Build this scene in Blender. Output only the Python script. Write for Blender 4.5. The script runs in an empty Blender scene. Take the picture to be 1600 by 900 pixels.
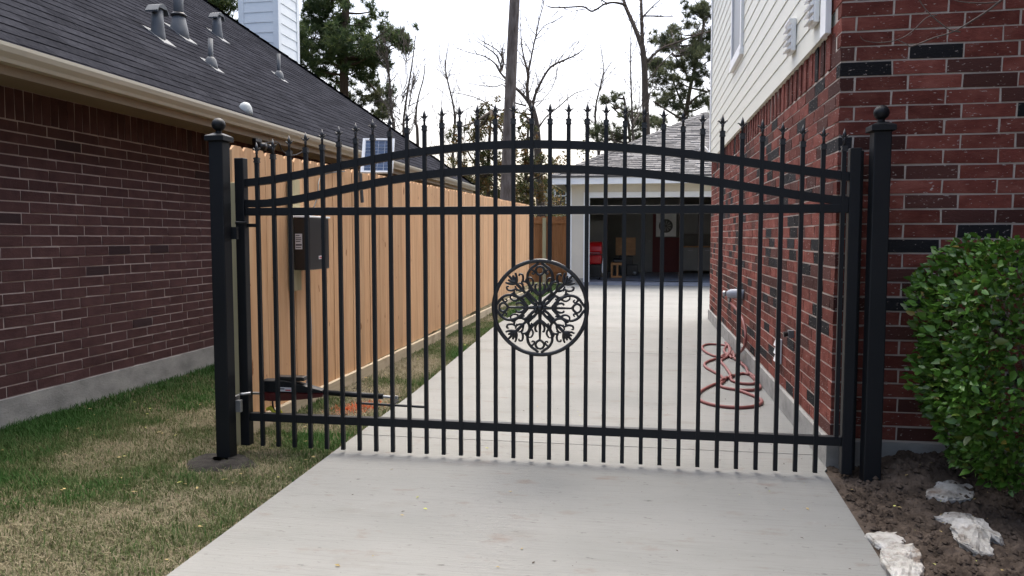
import bpy, bmesh, math, random
import numpy as np
from math import radians, sin, cos, pi
from mathutils import Vector, Matrix

random.seed(7); rng = np.random.default_rng(7)
scene = bpy.context.scene
COL = scene.collection

# ------------------------------------------------------------------ camera, sky, sun, exposure
CAMLOC = Vector((0.0, 0.0, 1.25)); YAW = radians(9.6); PITCH = radians(3.83)
cam = bpy.data.objects.new('camera', bpy.data.cameras.new('camera')); COL.objects.link(cam)
cam.location = CAMLOC; cam.rotation_euler = (radians(90)-PITCH, 0, YAW)
cam.data.sensor_width = 36; cam.data.lens = 27.0; cam.data.clip_start = .05; cam.data.clip_end = 2000
scene.camera = cam

SUN_EL, SUN_AZ = radians(68), radians(0)          # azimuth from +Y towards +X
w = bpy.data.worlds.new("World"); scene.world = w; w.use_nodes = True
nt = w.node_tree; bg = nt.nodes['Background']
sky = nt.nodes.new('ShaderNodeTexSky'); sky.sky_type = 'NISHITA'; sky.sun_disc = False
sky.sun_elevation = SUN_EL; sky.sun_rotation = SUN_AZ
sky.air_density = .55; sky.dust_density = 6.0; sky.ozone_density = .6; sky.altitude = 30
tc = nt.nodes.new('ShaderNodeTexCoord'); sx = nt.nodes.new('ShaderNodeSeparateXYZ'); nt.links.new(tc.outputs['Generated'], sx.inputs[0])
hz = nt.nodes.new('ShaderNodeValToRGB'); hz.color_ramp.elements[0].position = 0.; hz.color_ramp.elements[0].color = (.97, .86, .67, 1)     # dusk warmth low all round the horizon
hz.color_ramp.elements[1].position = .36; hz.color_ramp.elements[1].color = (.96, 1, .985, 1); nt.links.new(sx.outputs[2], hz.inputs[0])
mx = nt.nodes.new('ShaderNodeMix'); mx.data_type = 'RGBA'; mx.blend_type = 'MULTIPLY'; mx.inputs[0].default_value = 1.
nt.links.new(sky.outputs[0], mx.inputs[6]); nt.links.new(hz.outputs[0], mx.inputs[7]); nt.links.new(mx.outputs[2], bg.inputs[0]); bg.inputs[1].default_value = 0.15
sl = bpy.data.lights.new('sun', 'SUN'); sl.energy = 0.5; sl.angle = radians(100); sl.color = (1, .96, .91)
so = bpy.data.objects.new('sun', sl); COL.objects.link(so); so.location = (0, 0, 30)
sd = Vector((sin(SUN_AZ)*cos(SUN_EL), cos(SUN_AZ)*cos(SUN_EL), sin(SUN_EL)))
so.rotation_euler = sd.to_track_quat('Z', 'Y').to_euler()
scene.view_settings.view_transform = 'Standard'; scene.view_settings.look = 'None'
scene.view_settings.gamma = 1.0; scene.view_settings.use_curve_mapping = False
scene.view_settings.exposure = 1.9

# ------------------------------------------------------------------ materials
def rgba(c): return (c[0], c[1], c[2], 1)
def mat(name, cols, scale=4., stretch=(1,1,1), detail=6., rough=.7, bump=0., bscale=60., bstretch=None, var=0., metal=0.,
        fleck=None, tint=None, spec=.5, trans=0., broken=.55, stains=None):
    """noise ramp of true surface colours + grain bump; var = value change from piece to piece"""
    m = bpy.data.materials.new(name); m.use_nodes = True
    n = m.node_tree.nodes; L = m.node_tree.links
    b = n['Principled BSDF']; b.inputs['Roughness'].default_value = rough; b.inputs['Metallic'].default_value = metal
    b.inputs['Specular IOR Level'].default_value = spec
    g = n.new('ShaderNodeNewGeometry')
    rnd = None
    if var or tint:
        oi = n.new('ShaderNodeObjectInfo'); ad = n.new('ShaderNodeMath'); ad.operation = 'ADD'
        L.new(oi.outputs['Random'], ad.inputs[0]); L.new(g.outputs['Random Per Island'], ad.inputs[1])
        fr = n.new('ShaderNodeMath'); fr.operation = 'FRACT'; L.new(ad.outputs[0], fr.inputs[0]); rnd = fr.outputs[0]
    def coord(st):
        vm = n.new('ShaderNodeVectorMath'); vm.operation = 'MULTIPLY'; vm.inputs[1].default_value = st
        L.new(g.outputs['Position'], vm.inputs[0])
        if rnd is None: return vm.outputs[0]
        sc = n.new('ShaderNodeMath'); sc.operation = 'MULTIPLY'; sc.inputs[1].default_value = 37.
        L.new(rnd, sc.inputs[0])
        va = n.new('ShaderNodeVectorMath'); va.operation = 'ADD'; L.new(vm.outputs[0], va.inputs[0]); L.new(sc.outputs[0], va.inputs[1])
        return va.outputs[0]
    def noise(st, s, d=6., r=.55):
        t = n.new('ShaderNodeTexNoise'); t.inputs['Scale'].default_value = s; t.inputs['Detail'].default_value = d
        t.inputs['Roughness'].default_value = r; L.new(coord(st), t.inputs['Vector']); return t.outputs['Fac']
    def ramp(fac, stops):
        r = n.new('ShaderNodeValToRGB'); e = r.color_ramp.elements
        while len(e) < len(stops): e.new(.5)
        for el, (p, c) in zip(e, stops): el.position = p; el.color = rgba(c)
        L.new(fac, r.inputs[0]); return r.outputs[0]
    def mix(f, a, bb):
        x = n.new('ShaderNodeMix'); x.data_type = 'RGBA'
        for s, v in ((0, f), (6, a), (7, bb)):
            if hasattr(v, 'is_linked'): L.new(v, x.inputs[s])
            else: x.inputs[s].default_value = rgba(v) if isinstance(v, tuple) else v
        return x.outputs[2]
    if len(cols) > 1:
        if not isinstance(cols[0][0], (tuple, list)): cc = cols
        c = ramp(noise(stretch, scale, detail, broken), [(.28+.44*i/(len(cols)-1), col) for i, col in enumerate(cols)])
    else:
        c = ramp(noise(stretch, scale, detail), [(0, cols[0]), (1, cols[0])])
    if tint:                      # a share of the pieces has another colour: [(share, colour), ...]
        for share, col in tint:
            # deterministic second hash of rnd
            h = n.new('ShaderNodeMath'); h.operation = 'MULTIPLY'; h.inputs[1].default_value = 91.7 + share*100
            L.new(rnd, h.inputs[0]); f2 = n.new('ShaderNodeMath'); f2.operation = 'FRACT'; L.new(h.outputs[0], f2.inputs[0])
            lt = n.new('ShaderNodeMath'); lt.operation = 'LESS_THAN'; lt.inputs[1].default_value = share
            L.new(f2.outputs[0], lt.inputs[0]); c = mix(lt.outputs[0], c, col)
    if var:
        hs = n.new('ShaderNodeHueSaturation'); mr = n.new('ShaderNodeMapRange')
        mr.inputs[3].default_value = 1-var; mr.inputs[4].default_value = 1+var
        L.new(rnd, mr.inputs[0]); L.new(mr.outputs[0], hs.inputs['Value']); L.new(c, hs.inputs['Color']); c = hs.outputs[0]
    if fleck:                     # (colour, scale, stretch, threshold)
        f = noise(fleck[2], fleck[1], 3., .5)
        c = mix(ramp(f, [(fleck[3], (0,0,0)), (min(1, fleck[3]+.04), (1,1,1))]), c, fleck[0])
    for st in (stains or []):     # (colour, scale, stretch, threshold, strength)
        f = noise(st[2], st[1], 5., .6)
        c = mix(ramp(f, [(st[3], (0,0,0)), (min(1, st[3]+.12), (st[4],)*3)]), c, st[0])
    L.new(c, b.inputs['Base Color'])
    if bump:
        bn = n.new('ShaderNodeBump'); bn.inputs['Strength'].default_value = bump; bn.inputs['Distance'].default_value = .01
        L.new(noise(bstretch or stretch, bscale, 8., .65), bn.inputs['Height']); L.new(bn.outputs[0], b.inputs['Normal'])
    if trans:
        tr = n.new('ShaderNodeBsdfTranslucent'); L.new(c, tr.inputs[0]); ms = n.new('ShaderNodeMixShader')
        ms.inputs[0].default_value = trans; L.new(b.outputs[0], ms.inputs[1]); L.new(tr.outputs[0], ms.inputs[2])
        L.new(ms.outputs[0], n['Material Output'].inputs[0])
    return m

def attr_mat(name, stops, rough=.8, trans=.25):
    """colour of each blade or leaf from its own 'tint' value"""
    m = bpy.data.materials.new(name); m.use_nodes = True
    n = m.node_tree.nodes; L = m.node_tree.links; b = n['Principled BSDF']; b.inputs['Roughness'].default_value = rough
    b.inputs['Specular IOR Level'].default_value = .25
    a = n.new('ShaderNodeAttribute'); a.attribute_name = 'tint'
    r = n.new('ShaderNodeValToRGB'); e = r.color_ramp.elements
    while len(e) < len(stops): e.new(.5)
    for el, (p, c) in zip(e, stops): el.position = p; el.color = rgba(c)
    L.new(a.outputs['Fac'], r.inputs[0]); L.new(r.outputs[0], b.inputs['Base Color'])
    tr = n.new('ShaderNodeBsdfTranslucent'); L.new(r.outputs[0], tr.inputs[0]); ms = n.new('ShaderNodeMixShader')
    ms.inputs[0].default_value = trans; L.new(b.outputs[0], ms.inputs[1]); L.new(tr.outputs[0], ms.inputs[2])
    L.new(ms.outputs[0], n['Material Output'].inputs[0])
    return m

MT = {}
MT['black'] = mat('black_powder_coat', [(.0055,.0068,.009),(.008,.0098,.0125)], 3, rough=.5, spec=.28, bump=.06, bscale=180)
MT['iron'] = mat('black_cast_iron', [(.010,.011,.013),(.018,.019,.022)], 20, rough=.38, bump=.15, bscale=120)
MT['brick_red'] = mat('red_brick', [(.112,.033,.026),(.163,.050,.039),(.22,.082,.064)], 9, (1,1,1.6), rough=.85, bump=.5, bscale=55, bstretch=(1,1,2.2),
                      var=.30, tint=[(.13,(.020,.020,.022)),(.19,(.078,.034,.029))], fleck=((.45,.39,.36), 80, (.55,.55,1.6), .66), spec=.08)
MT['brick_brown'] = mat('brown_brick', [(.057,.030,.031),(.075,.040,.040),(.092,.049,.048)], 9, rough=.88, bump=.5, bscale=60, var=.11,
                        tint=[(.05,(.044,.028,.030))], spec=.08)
MT['mortar'] = mat('pale_mortar', [(.41,.36,.315),(.51,.455,.405)], 14, rough=.95, bump=.4, bscale=90, spec=.2)
MT['mortar_warm'] = mat('grey_mortar', [(.33,.275,.26),(.42,.36,.34)], 14, rough=.95, bump=.4, bscale=90, spec=.2)
MT['concrete'] = mat('broom_finished_concrete', [(.175,.179,.173),(.200,.203,.196),(.220,.222,.214)], 1.1, (.7,1.3,1), rough=.88, bump=.4, bscale=60, bstretch=(.14,1.8,1),
                     spec=.25, stains=[((.13,.112,.095), 2.3, (.6,1.3,1), .60, .35), ((.125,.124,.117), 26, (.11,2.9,1), .52, .24), ((.25,.25,.245), 26, (.13,3.1,1), .58, .25), ((.10,.095,.088), 26, (.25,1.6,1), .645, .4), ((.045,.04,.036), 24, (.6,1.5,1), .63, .8),
                     ((.06,.055,.05), 70, (.7,1.3,1), .645, .75), ((.27,.27,.265), 19, (.6,1.3,1), .66, .55), ((.15,.11,.09), 5, (.8,1.6,1), .60, .55)])
MT['dark_soil'] = mat('dark_trodden_soil', [(.022,.021,.020),(.040,.037,.034),(.06,.055,.05)], 14, rough=.95, bump=.8, bscale=60, spec=.1)
MT['foundation'] = mat('foundation_concrete', [(.19,.19,.185),(.27,.27,.26),(.34,.335,.32)], 5, (1,1,1.8), rough=.9, bump=.5, bscale=40, spec=.25,
                       stains=[((.10,.09,.08), 4, (.5,.5,2.5), .62, .6)])
MT['soil'] = mat('dug_clay_soil', [(.038,.029,.023),(.072,.055,.043),(.118,.092,.074)], 9, rough=.95, bump=.9, bscale=45, spec=.15,
                 stains=[((.05,.045,.042), 3, (1,1,1), .58, .6)])
MT['lawn'] = mat('dormant_lawn_ground', [(.055,.055,.03),(.11,.095,.06),(.17,.145,.095)], 7, rough=.95, bump=.8, bscale=60, spec=.1)
MT['ground'] = mat('yard_ground', [(.06,.075,.03),(.11,.10,.05)], 2, rough=.95, spec=.1)
MT['cedar'] = mat('new_cedar', [(.45,.255,.13),(.53,.32,.175),(.59,.385,.225)], 5, (6,6,.35), rough=.75, bump=.25, bscale=30, bstretch=(7,7,.4), var=.12,
                  fleck=((.22,.095,.04), 13, (1,1,.55), .70), spec=.25, stains=[((.38,.18,.085), 2.2, (4,4,.3), .60, .55)])
MT['cedar_old'] = mat('older_cedar', [(.22,.09,.035),(.30,.135,.055),(.36,.17,.075)], 5, (6,6,.35), rough=.8, bump=.25, bscale=30, bstretch=(7,7,.4), var=.2,
                      fleck=((.09,.035,.015), 9, (1,1,.5), .70), spec=.25)
MT['treated'] = mat('treated_pine', [(.36,.33,.20),(.46,.40,.25)], 5, (8,8,.4), rough=.8, bump=.2, bscale=30, bstretch=(8,8,.5), spec=.2)
MT['treated_board'] = mat('treated_kick_board', [(.40,.34,.24),(.50,.42,.31)], 5, (8,.4,8), rough=.8, bump=.2, bscale=30, bstretch=(8,.5,8), spec=.2, stains=[((.20,.15,.10), 3, (1,1,1), .58, .6)])
MT['shingle'] = mat('charcoal_shingle', [(.019,.020,.025),(.028,.029,.035),(.038,.039,.046)], 26, rough=.92, bump=.6, bscale=170, var=.22, spec=0)
MT['shingle_grey'] = mat('weathered_grey_shingle', [(.125,.122,.122),(.18,.175,.173),(.225,.22,.217)], 12, rough=.92, bump=.5, bscale=120, var=.30, spec=0)
MT['tan'] = mat('tan_painted_wood', [(.25,.20,.14),(.285,.23,.165)], 3, rough=.6, bump=.08, bscale=40, stains=[((.20,.15,.10), 6, (1,.4,1), .66, .5)])
MT['gutter'] = mat('almond_gutter_paint', [(.42,.395,.32),(.46,.435,.355)], 2, rough=.35, stains=[((.34,.30,.23), 5, (1,.4,1), .64, .4)])
MT['white'] = mat('white_trim_paint', [(.80,.81,.82),(.85,.85,.85)], 3, rough=.5, bump=.05, bscale=60)
MT['siding'] = mat('cream_siding_paint', [(.63,.63,.55),(.68,.675,.595)], 4, (1,.4,2), rough=.55, bump=.12, bscale=30, bstretch=(1,.5,6))
MT['chimney'] = mat('white_chimney_siding', [(.68,.72,.74),(.75,.78,.79)], 4, (.6,1,2), rough=.6, bump=.1, bscale=30, stains=[((.45,.47,.47), 5, (1,1,1), .65, .35)])
MT['beige'] = mat('beige_wall_paint', [(.60,.55,.47),(.64,.59,.505)], 3, rough=.7)
MT['vent'] = mat('galvanised_vent', [(.065,.072,.080),(.10,.108,.118)], 8, rough=.6, metal=.1, stains=[((.07,.07,.075), 9, (1,1,1), .6, .6)])
MT['steel'] = mat('zinc_steel', [(.26,.27,.28),(.36,.37,.38)], 12, rough=.38, metal=.7)
MT['plastic'] = mat('black_plastic', [(.006,.006,.007),(.009,.009,.0105)], 6, rough=.38)
MT['sticker'] = mat('white_sticker', [(.55,.54,.56),(.60,.59,.60)], 5, rough=.4)
MT['ink'] = mat('label_ink', [(.05,.05,.06)], rough=.5)
MT['redink'] = mat('label_red', [(.45,.05,.06)], rough=.5)
MT['maroon'] = mat('dark_red_housing', [(.065,.008,.010),(.085,.011,.013)], 8, rough=.35)
MT['cell'] = mat('solar_cell', [(.055,.085,.15),(.075,.11,.185)], 30, rough=.15, var=.2)
MT['dome'] = mat('weathered_white_plastic', [(.30,.33,.34),(.38,.41,.42)], 12, rough=.6)
MT['alu'] = mat('white_aluminium', [(.74,.77,.80),(.80,.82,.84)], 5, rough=.35)
MT['hose'] = mat('dusty_red_hose', [(.15,.040,.036),(.20,.060,.054)], 12, rough=.55, bump=.1, bscale=200)
MT['pvc'] = mat('grey_pvc', [(.26,.29,.34),(.31,.34,.39)], 10, rough=.5)
MT['outlet'] = mat('white_outlet_plastic', [(.72,.74,.76)], rough=.4)
MT['rock'] = mat('limestone', [(.22,.20,.175),(.43,.42,.39),(.57,.56,.54)], 11, rough=.95, bump=1., bscale=70, spec=.2,
                 stains=[((.15,.105,.075), 7, (1,1,1.5), .52, .85), ((.08,.065,.05), 19, (1,1,1), .58, .8)])
MT['bark_pine'] = mat('pine_bark', [(.075,.060,.052),(.13,.108,.098),(.185,.16,.15)], 5, (3,3,.7), rough=.95, bump=1., bscale=9, bstretch=(3,3,.8), spec=.1)
MT['bark_oak'] = mat('oak_bark', [(.06,.048,.04),(.105,.085,.07)], 6, (3,3,.6), rough=.95, bump=.6, bscale=14, spec=.1)
MT['bark_dark'] = mat('dark_pine_bark', [(.04,.028,.022),(.075,.052,.04)], 6, (3,3,.6), rough=.95, bump=.6, bscale=14, spec=.1)
MT['twig'] = mat('grey_twig', [(.09,.07,.06),(.13,.105,.09)], 40, rough=.9)
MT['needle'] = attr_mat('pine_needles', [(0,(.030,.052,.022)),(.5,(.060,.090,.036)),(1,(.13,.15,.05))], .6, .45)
MT['needle_haze'] = attr_mat('haze_lightened_needles', [(0,(.05,.065,.035)),(.5,(.085,.10,.055)),(1,(.14,.14,.065))], .6, .5)  # needle greens lightened in colour to imitate glare haze on far pines
MT['leaf_mix'] = attr_mat('autumn_mixed_leaves', [(0,(.035,.050,.018)),(.45,(.085,.080,.030)),(.75,(.14,.095,.035)),(1,(.15,.07,.025))], .6, .4)
MT['shrub_leaf'] = mat('glossy_shrub_leaf', [(.045,.118,.016),(.066,.155,.021),(.10,.20,.032)], 20, rough=.36, var=.45, tint=[(.05,(.13,.19,.03)),(.012,(.20,.16,.03))], trans=.18, spec=.5)
MT['grass'] = attr_mat('lawn_blades', [(0,(.29,.25,.175)),(.35,(.195,.175,.11)),(.55,(.10,.122,.048)),(1,(.040,.105,.022))], .8, .25)
MT['paint_grass'] = attr_mat('spray_painted_blades', [(0,(.42,.07,.025)),(1,(.55,.13,.04))], .8, .2)
MT['floor'] = mat('blue_grey_garage_floor', [(.20,.22,.27),(.26,.28,.33)], 3, rough=.5)
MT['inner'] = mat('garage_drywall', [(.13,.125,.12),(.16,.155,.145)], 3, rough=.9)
MT['maroon_wall'] = mat('maroon_wainscot', [(.10,.016,.018),(.12,.020,.022)], 3, rough=.7)
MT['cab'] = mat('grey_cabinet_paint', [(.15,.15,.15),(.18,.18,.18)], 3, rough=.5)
MT['red'] = mat('red_enamel', [(.42,.008,.010),(.50,.012,.013)], 3, rough=.28)
MT['wood'] = mat('varnished_wood', [(.34,.15,.045),(.46,.22,.075)], 5, (1,1,5), rough=.5)
MT['ply'] = mat('plywood_board', [(.30,.15,.065),(.44,.235,.11)], 4, (1,1,3), rough=.6)
MT['cloth'] = mat('white_towel', [(.70,.70,.70)], rough=.9)
MT['yellow'] = mat('yellow_tag', [(.65,.62,.04)], rough=.6)
MT['cream'] = mat('cream_stucco', [(.52,.47,.36),(.57,.52,.41)], 4, rough=.8)
MT['dry_leaf'] = mat('dry_leaf', [(.24,.17,.07),(.36,.29,.12)], 30, rough=.8, var=.35, tint=[(.3,(.40,.42,.12))])
def glass(name, c, rough=.08):
    m = bpy.data.materials.new(name); m.use_nodes = True; b = m.node_tree.nodes['Principled BSDF']
    b.inputs['Base Color'].default_value = rgba(c); b.inputs['Roughness'].default_value = rough; b.inputs['Specular IOR Level'].default_value = .8
    return m
MT['glass'] = glass('window_glass', (.05,.055,.06)); MT['screen'] = glass('window_with_screen', (.19,.20,.215), .45)

# ------------------------------------------------------------------ mesh helpers
class MB:
    def __init__(s): s.v = []; s.f = []; s.n = 0; s.t = []
    def add(s, v, f, tint=None):
        k = s.n; s.v.extend([tuple(p) for p in v]); s.f.extend([tuple(i+k for i in q) for q in f]); s.n += len(v)
        if tint is not None: s.t.extend([tint]*len(v))
    def box(s, x0, x1, y0, y1, z0, z1, j=0.):
        r = (lambda: random.uniform(-j, j)) if j else (lambda: 0.)
        v = [(x+r(), y+r(), z+r()) for z in (z0, z1) for y in (y0, y1) for x in (x0, x1)]
        s.add(v, [(0,2,3,1),(4,5,7,6),(0,1,5,4),(2,6,7,3),(0,4,6,2),(1,3,7,5)])
    def prism(s, prof, a, b, axis='x'):
        """closed 2-D profile extruded along an axis from a to b"""
        n = len(prof)
        def P(q, t): return {'x': (t, q[0], q[1]), 'y': (q[0], t, q[1]), 'z': (q[0], q[1], t)}[axis]
        s.add([P(q, a) for q in prof]+[P(q, b) for q in prof],
              [tuple(range(n-1, -1, -1)), tuple(range(n, 2*n))]+[(i, (i+1) % n, n+(i+1) % n, n+i) for i in range(n)])
    def tube(s, pts, rad, n=6, cap=True, closed=False, tint=None):
        pts = [Vector(p) for p in pts]; m = len(pts)
        if not hasattr(rad, '__len__'): rad = [rad]*m
        V = []; ref = None
        for i, p in enumerate(pts):
            a = pts[(i-1) % m] if (i or closed) else p; b = pts[(i+1) % m] if (i < m-1 or closed) else p
            d = (b-a)
            d = d.normalized() if d.length > 1e-9 else Vector((0,0,1))
            if ref is None:
                ref = d.orthogonal().normalized()
            ref = (ref-d*ref.dot(d)); ref = ref.normalized() if ref.length > 1e-6 else d.orthogonal().normalized()
            q = d.cross(ref)
            for k in range(n):
                t = 2*pi*k/n; V.append(p+(ref*cos(t)+q*sin(t))*rad[i])
        F = []
        for i in range(m if closed else m-1):
            for k in range(n):
                a = i*n+k; b = i*n+(k+1) % n; c = ((i+1) % m)*n+(k+1) % n; d = ((i+1) % m)*n+k
                F.append((a, b, c, d))
        if cap and not closed: F += [tuple(range(n-1, -1, -1)), tuple((m-1)*n+k for k in range(n))]
        s.add(V, F, tint)
    def lathe(s, c, prof, n=16):
        """prof: (radius, z) from bottom to top round a vertical axis at c"""
        V = []; F = []
        for r, z in prof:
            for k in range(n): t = 2*pi*k/n; V.append((c[0]+r*cos(t), c[1]+r*sin(t), c[2]+z))
        for i in range(len(prof)-1):
            for k in range(n): F.append((i*n+k, i*n+(k+1) % n, (i+1)*n+(k+1) % n, (i+1)*n+k))
        F += [tuple(range(n-1, -1, -1)), tuple((len(prof)-1)*n+k for k in range(n))]
        s.add(V, F)
    def mesh(s, name, material, smooth=False, origin=None):
        v = np.array(s.v, dtype=float)
        me = bpy.data.meshes.new(name)
        o = Vector(((v[:,0].min()+v[:,0].max())/2, (v[:,1].min()+v[:,1].max())/2, v[:,2].min())) if origin is None else Vector(origin)
        me.from_pydata([(p[0]-o.x, p[1]-o.y, p[2]-o.z) for p in s.v], [], s.f)
        if s.t:
            a = me.attributes.new('tint', 'FLOAT', 'POINT'); a.data.foreach_set('value', s.t)
        if smooth: me.polygons.foreach_set('use_smooth', [True]*len(me.polygons))
        me.materials.append(MT[material] if isinstance(material, str) else material); me.update()
        return me, o

def wloc(o):
    p = Vector((0,0,0))
    while o: p = p+o.location; o = o.parent
    return p
def link(name, me, loc, parent=None):
    o = bpy.data.objects.new(name, me); COL.objects.link(o)
    if parent: o.parent = parent; o.location = Vector(loc)-wloc(parent)
    else: o.location = loc
    return o
def part(name, mb, material, parent=None, smooth=False, kind=None, bevel=0., label=None):
    me, o = mb.mesh(name, material, smooth)
    ob = link(name, me, o, parent)
    if kind: ob['kind'] = kind
    if label: ob['label'] = label
    if bevel:
        b = ob.modifiers.new('bevel', 'BEVEL'); b.width = bevel; b.segments = 2; b.limit_method = 'ANGLE'
    return ob
def tag(o, label, cat, group=None):
    o['label'] = label; o['category'] = cat
    if group: o['group'] = group
    return o
def thing(name, label, cat, loc, group=None):
    o = bpy.data.objects.new(name, None); COL.objects.link(o); o.location = loc; o.empty_display_size = .1
    return tag(o, label, cat, group)
def struct(name, mb, material, **k):
    o = part(name, mb, material, **k); o['kind'] = 'structure'; return o
def quad_mesh(name, V, F, material, tint=None, parent=None, kind=None, smooth=False):
    """fast mesh from numpy arrays; F is (n,3) or (n,4)"""
    me = bpy.data.meshes.new(name); V = np.asarray(V, np.float32); F = np.asarray(F, np.int32)
    me.vertices.add(len(V)); me.vertices.foreach_set('co', V.ravel())
    me.loops.add(F.size); me.loops.foreach_set('vertex_index', F.ravel())
    me.polygons.add(len(F)); me.polygons.foreach_set('loop_start', np.arange(len(F))*F.shape[1]); me.polygons.foreach_set('loop_total', np.full(len(F), F.shape[1]))
    me.update(calc_edges=True)
    if tint is not None:
        a = me.attributes.new('tint', 'FLOAT', 'POINT'); a.data.foreach_set('value', np.asarray(tint, np.float32))
    if smooth: me.polygons.foreach_set('use_smooth', np.ones(len(F), bool))
    me.materials.append(MT[material]); me.validate()
    o = link(name, me, (0,0,0) if parent is None else (0,0,0), parent)
    if kind: o['kind'] = kind
    return o

FW = Vector((-sin(YAW)*cos(PITCH), cos(YAW)*cos(PITCH), -sin(PITCH))); RT = Vector((cos(YAW), sin(YAW), 0)); UP = RT.cross(FW)
def seen_size(p):
    """rough size on the picture (px per metre), 0 when outside the frame: decides which pieces become single objects"""
    d = Vector(p)-CAMLOC; z = d.dot(FW)
    if z < .3: return 0
    x = 1200*d.dot(RT)/z; y = 1200*d.dot(UP)/z
    return 1200/z if abs(x) < 830 and abs(y) < 480 else 0
def vnoise(x, y, f, seed=0):
    """cheap 2-D value noise on numpy arrays"""
    x = np.asarray(x)*f; y = np.asarray(y)*f; xi = np.floor(x).astype(int); yi = np.floor(y).astype(int)
    u = x-xi; v = y-yi; u = u*u*(3-2*u); v = v*v*(3-2*v)
    def h(a, b):
        n = (a*374761393+b*668265263+seed*1442695041) & 0x7fffffff; n = (n ^ (n >> 13))*1274126177 & 0x7fffffff
        return ((n ^ (n >> 16)) & 0xffff)/65535.
    return (h(xi,yi)*(1-u)+h(xi+1,yi)*u)*(1-v)+(h(xi,yi+1)*(1-u)+h(xi+1,yi+1)*u)*v
def fnoise(x, y, f, seed=0, o=4):
    return sum(vnoise(x, y, f*2**k, seed+k)*.5**k for k in range(o))/sum(.5**k for k in range(o))
def catmull(pts, n=6, closed=False):
    P = [Vector(p) for p in pts]; m = len(P); out = []
    for i in range(m if closed else m-1):
        a = P[(i-1) % m] if (i or closed) else P[0]; b = P[i]; c = P[(i+1) % m]; d = P[(i+2) % m] if (i+2 < m or closed) else P[-1]
        for k in range(n):
            t = k/n; out.append(.5*((2*b)+(c-a)*t+(2*a-5*b+4*c-d)*t*t+(3*b-a-3*c+d)*t**3))
    if not closed: out.append(P[-1])
    return out

# pieces laid in a wall: the 300 that show largest become single objects, the rest one joined part
MESHES = {}
def lay(pieces, name, massname, material, quota, jit=.0022):
    """pieces: (parent, centre, (dx,dy,dz))"""
    order = sorted(range(len(pieces)), key=lambda i: -seen_size(pieces[i][1]))
    top = [i for i in order[:quota] if seen_size(pieces[i][1]) > 0]; tops = set(top)
    for i in top:
        par, c, s = pieces[i]; key = (name, tuple(round(q, 3) for q in s), material, random.randrange(4))
        if key not in MESHES:
            mb = MB(); mb.box(-s[0]/2, s[0]/2, -s[1]/2, s[1]/2, -s[2]/2, s[2]/2, jit)
            MESHES[key], _ = mb.mesh(name, material, origin=(0,0,0))
        link(name, MESHES[key], c, par)
    rest = {}
    for i in range(len(pieces)):
        if i in tops: continue
        par, c, s = pieces[i]; mb = rest.setdefault(par.name, (par, MB()))[1]
        mb.box(c[0]-s[0]/2, c[0]+s[0]/2, c[1]-s[1]/2, c[1]+s[1]/2, c[2]-s[2]/2, c[2]+s[2]/2, jit)
    for par, mb in rest.values(): part(massname, mb, material, par, kind='stuff')

# ================================================================== SETTING
mb = MB(); mb.box(-300, 300, -300, 300, -.30, -.09); struct('ground', mb, 'ground')

def sheet(name, x0, x1, y0, y1, nx, ny, zf, material, xf=None):
    X, Y = np.meshgrid(np.linspace(0, 1, nx), np.linspace(y0, y1, ny))
    lo = x0 if xf is None else None
    XX = x0+(x1-x0)*X if xf is None else xf(X, Y)
    Z = zf(XX, Y)
    V = np.stack([XX, Y, Z], -1).reshape(-1, 3); i = np.arange(nx*ny).reshape(ny, nx)
    F = np.stack([i[:-1,:-1], i[:-1,1:], i[1:,1:], i[1:,:-1]], -1).reshape(-1, 4)
    return quad_mesh(name, V, F, material, kind='structure', smooth=True)
def drive_left(y): return np.interp(y, [-6, 2.5, 6, 10.6, 20], [-1.60, -1.72, -1.80, -2.03, -2.0])
def lawn_z(x, y): return -.030+.028*(fnoise(x, y, 1.3, 3)-.5)+.012*(fnoise(x, y, 9, 5)-.5)
sheet('lawn', 0, 0, -4, 20.4, 90, 420, lawn_z, 'lawn', lambda u, y: -4.25+u*(drive_left(y)-.012+4.25))

dw = bpy.data.objects.new('driveway', None); COL.objects.link(dw); dw['kind'] = 'structure'
YB = [-6, -3.3, .62, 4.56, 8.32, 12.2, 16.1, 20.0]
for a, b in zip(YB[:-1], YB[1:]):
    m = MB(); a2, b2 = a+.005, b-.005; m0 = (a2+b2)/2
    rx = lambda y: float(np.interp(y, [-6, 2.9, 3.63, 4.25, 4.3, 12, 12.02, 20], [.90, .915, .95, .975, .998, .998, 3.4, 3.4]))
    ys = sorted({a2, b2, *[q for q in (2.5, 2.9, 3.63, 4.25, 4.3, 6, 10.6, 12, 12.02) if a2 < q < b2]})
    for y0, y1 in zip(ys[:-1], ys[1:]):
        l0, l1, r0, r1 = float(drive_left(y0)), float(drive_left(y1)), rx(y0), rx(y1)
        m.add([(l0,y0,-.1),(r0,y0,-.1),(r1,y1,-.1),(l1,y1,-.1),(l0,y0,0),(r0,y0,0),(r1,y1,0),(l1,y1,0)],
              [(0,3,2,1),(4,5,6,7),(0,4,7,3),(1,2,6,5)] + ([(0,1,5,4)] if y0 == a2 else []) + ([(3,7,6,2)] if y1 == b2 else []))
    part('concrete_slab', m, 'concrete', dw)
m = MB(); m.box(-1.55, 3.4, -6, 20, -.088, -.012); struct('driveway_base', m, 'soil')

def soil_z(x, y):
    return -.012+.10*np.clip((y-3.55)/.75, 0, 1)**1.5*np.clip((x-1.12)/.25, 0, 1)+.06*(fnoise(x, y, 2.2, 11)-.45)+.050*(fnoise(x, y, 9, 12)-.5)+.034*np.abs(fnoise(x, y, 24, 13)-.5)*2-.035*np.clip((1.02-x)/.10, 0, 1)
sheet('soil_bed', .90, 2.92, 1.2, 4.36, 420, 520, soil_z, 'soil')
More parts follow.
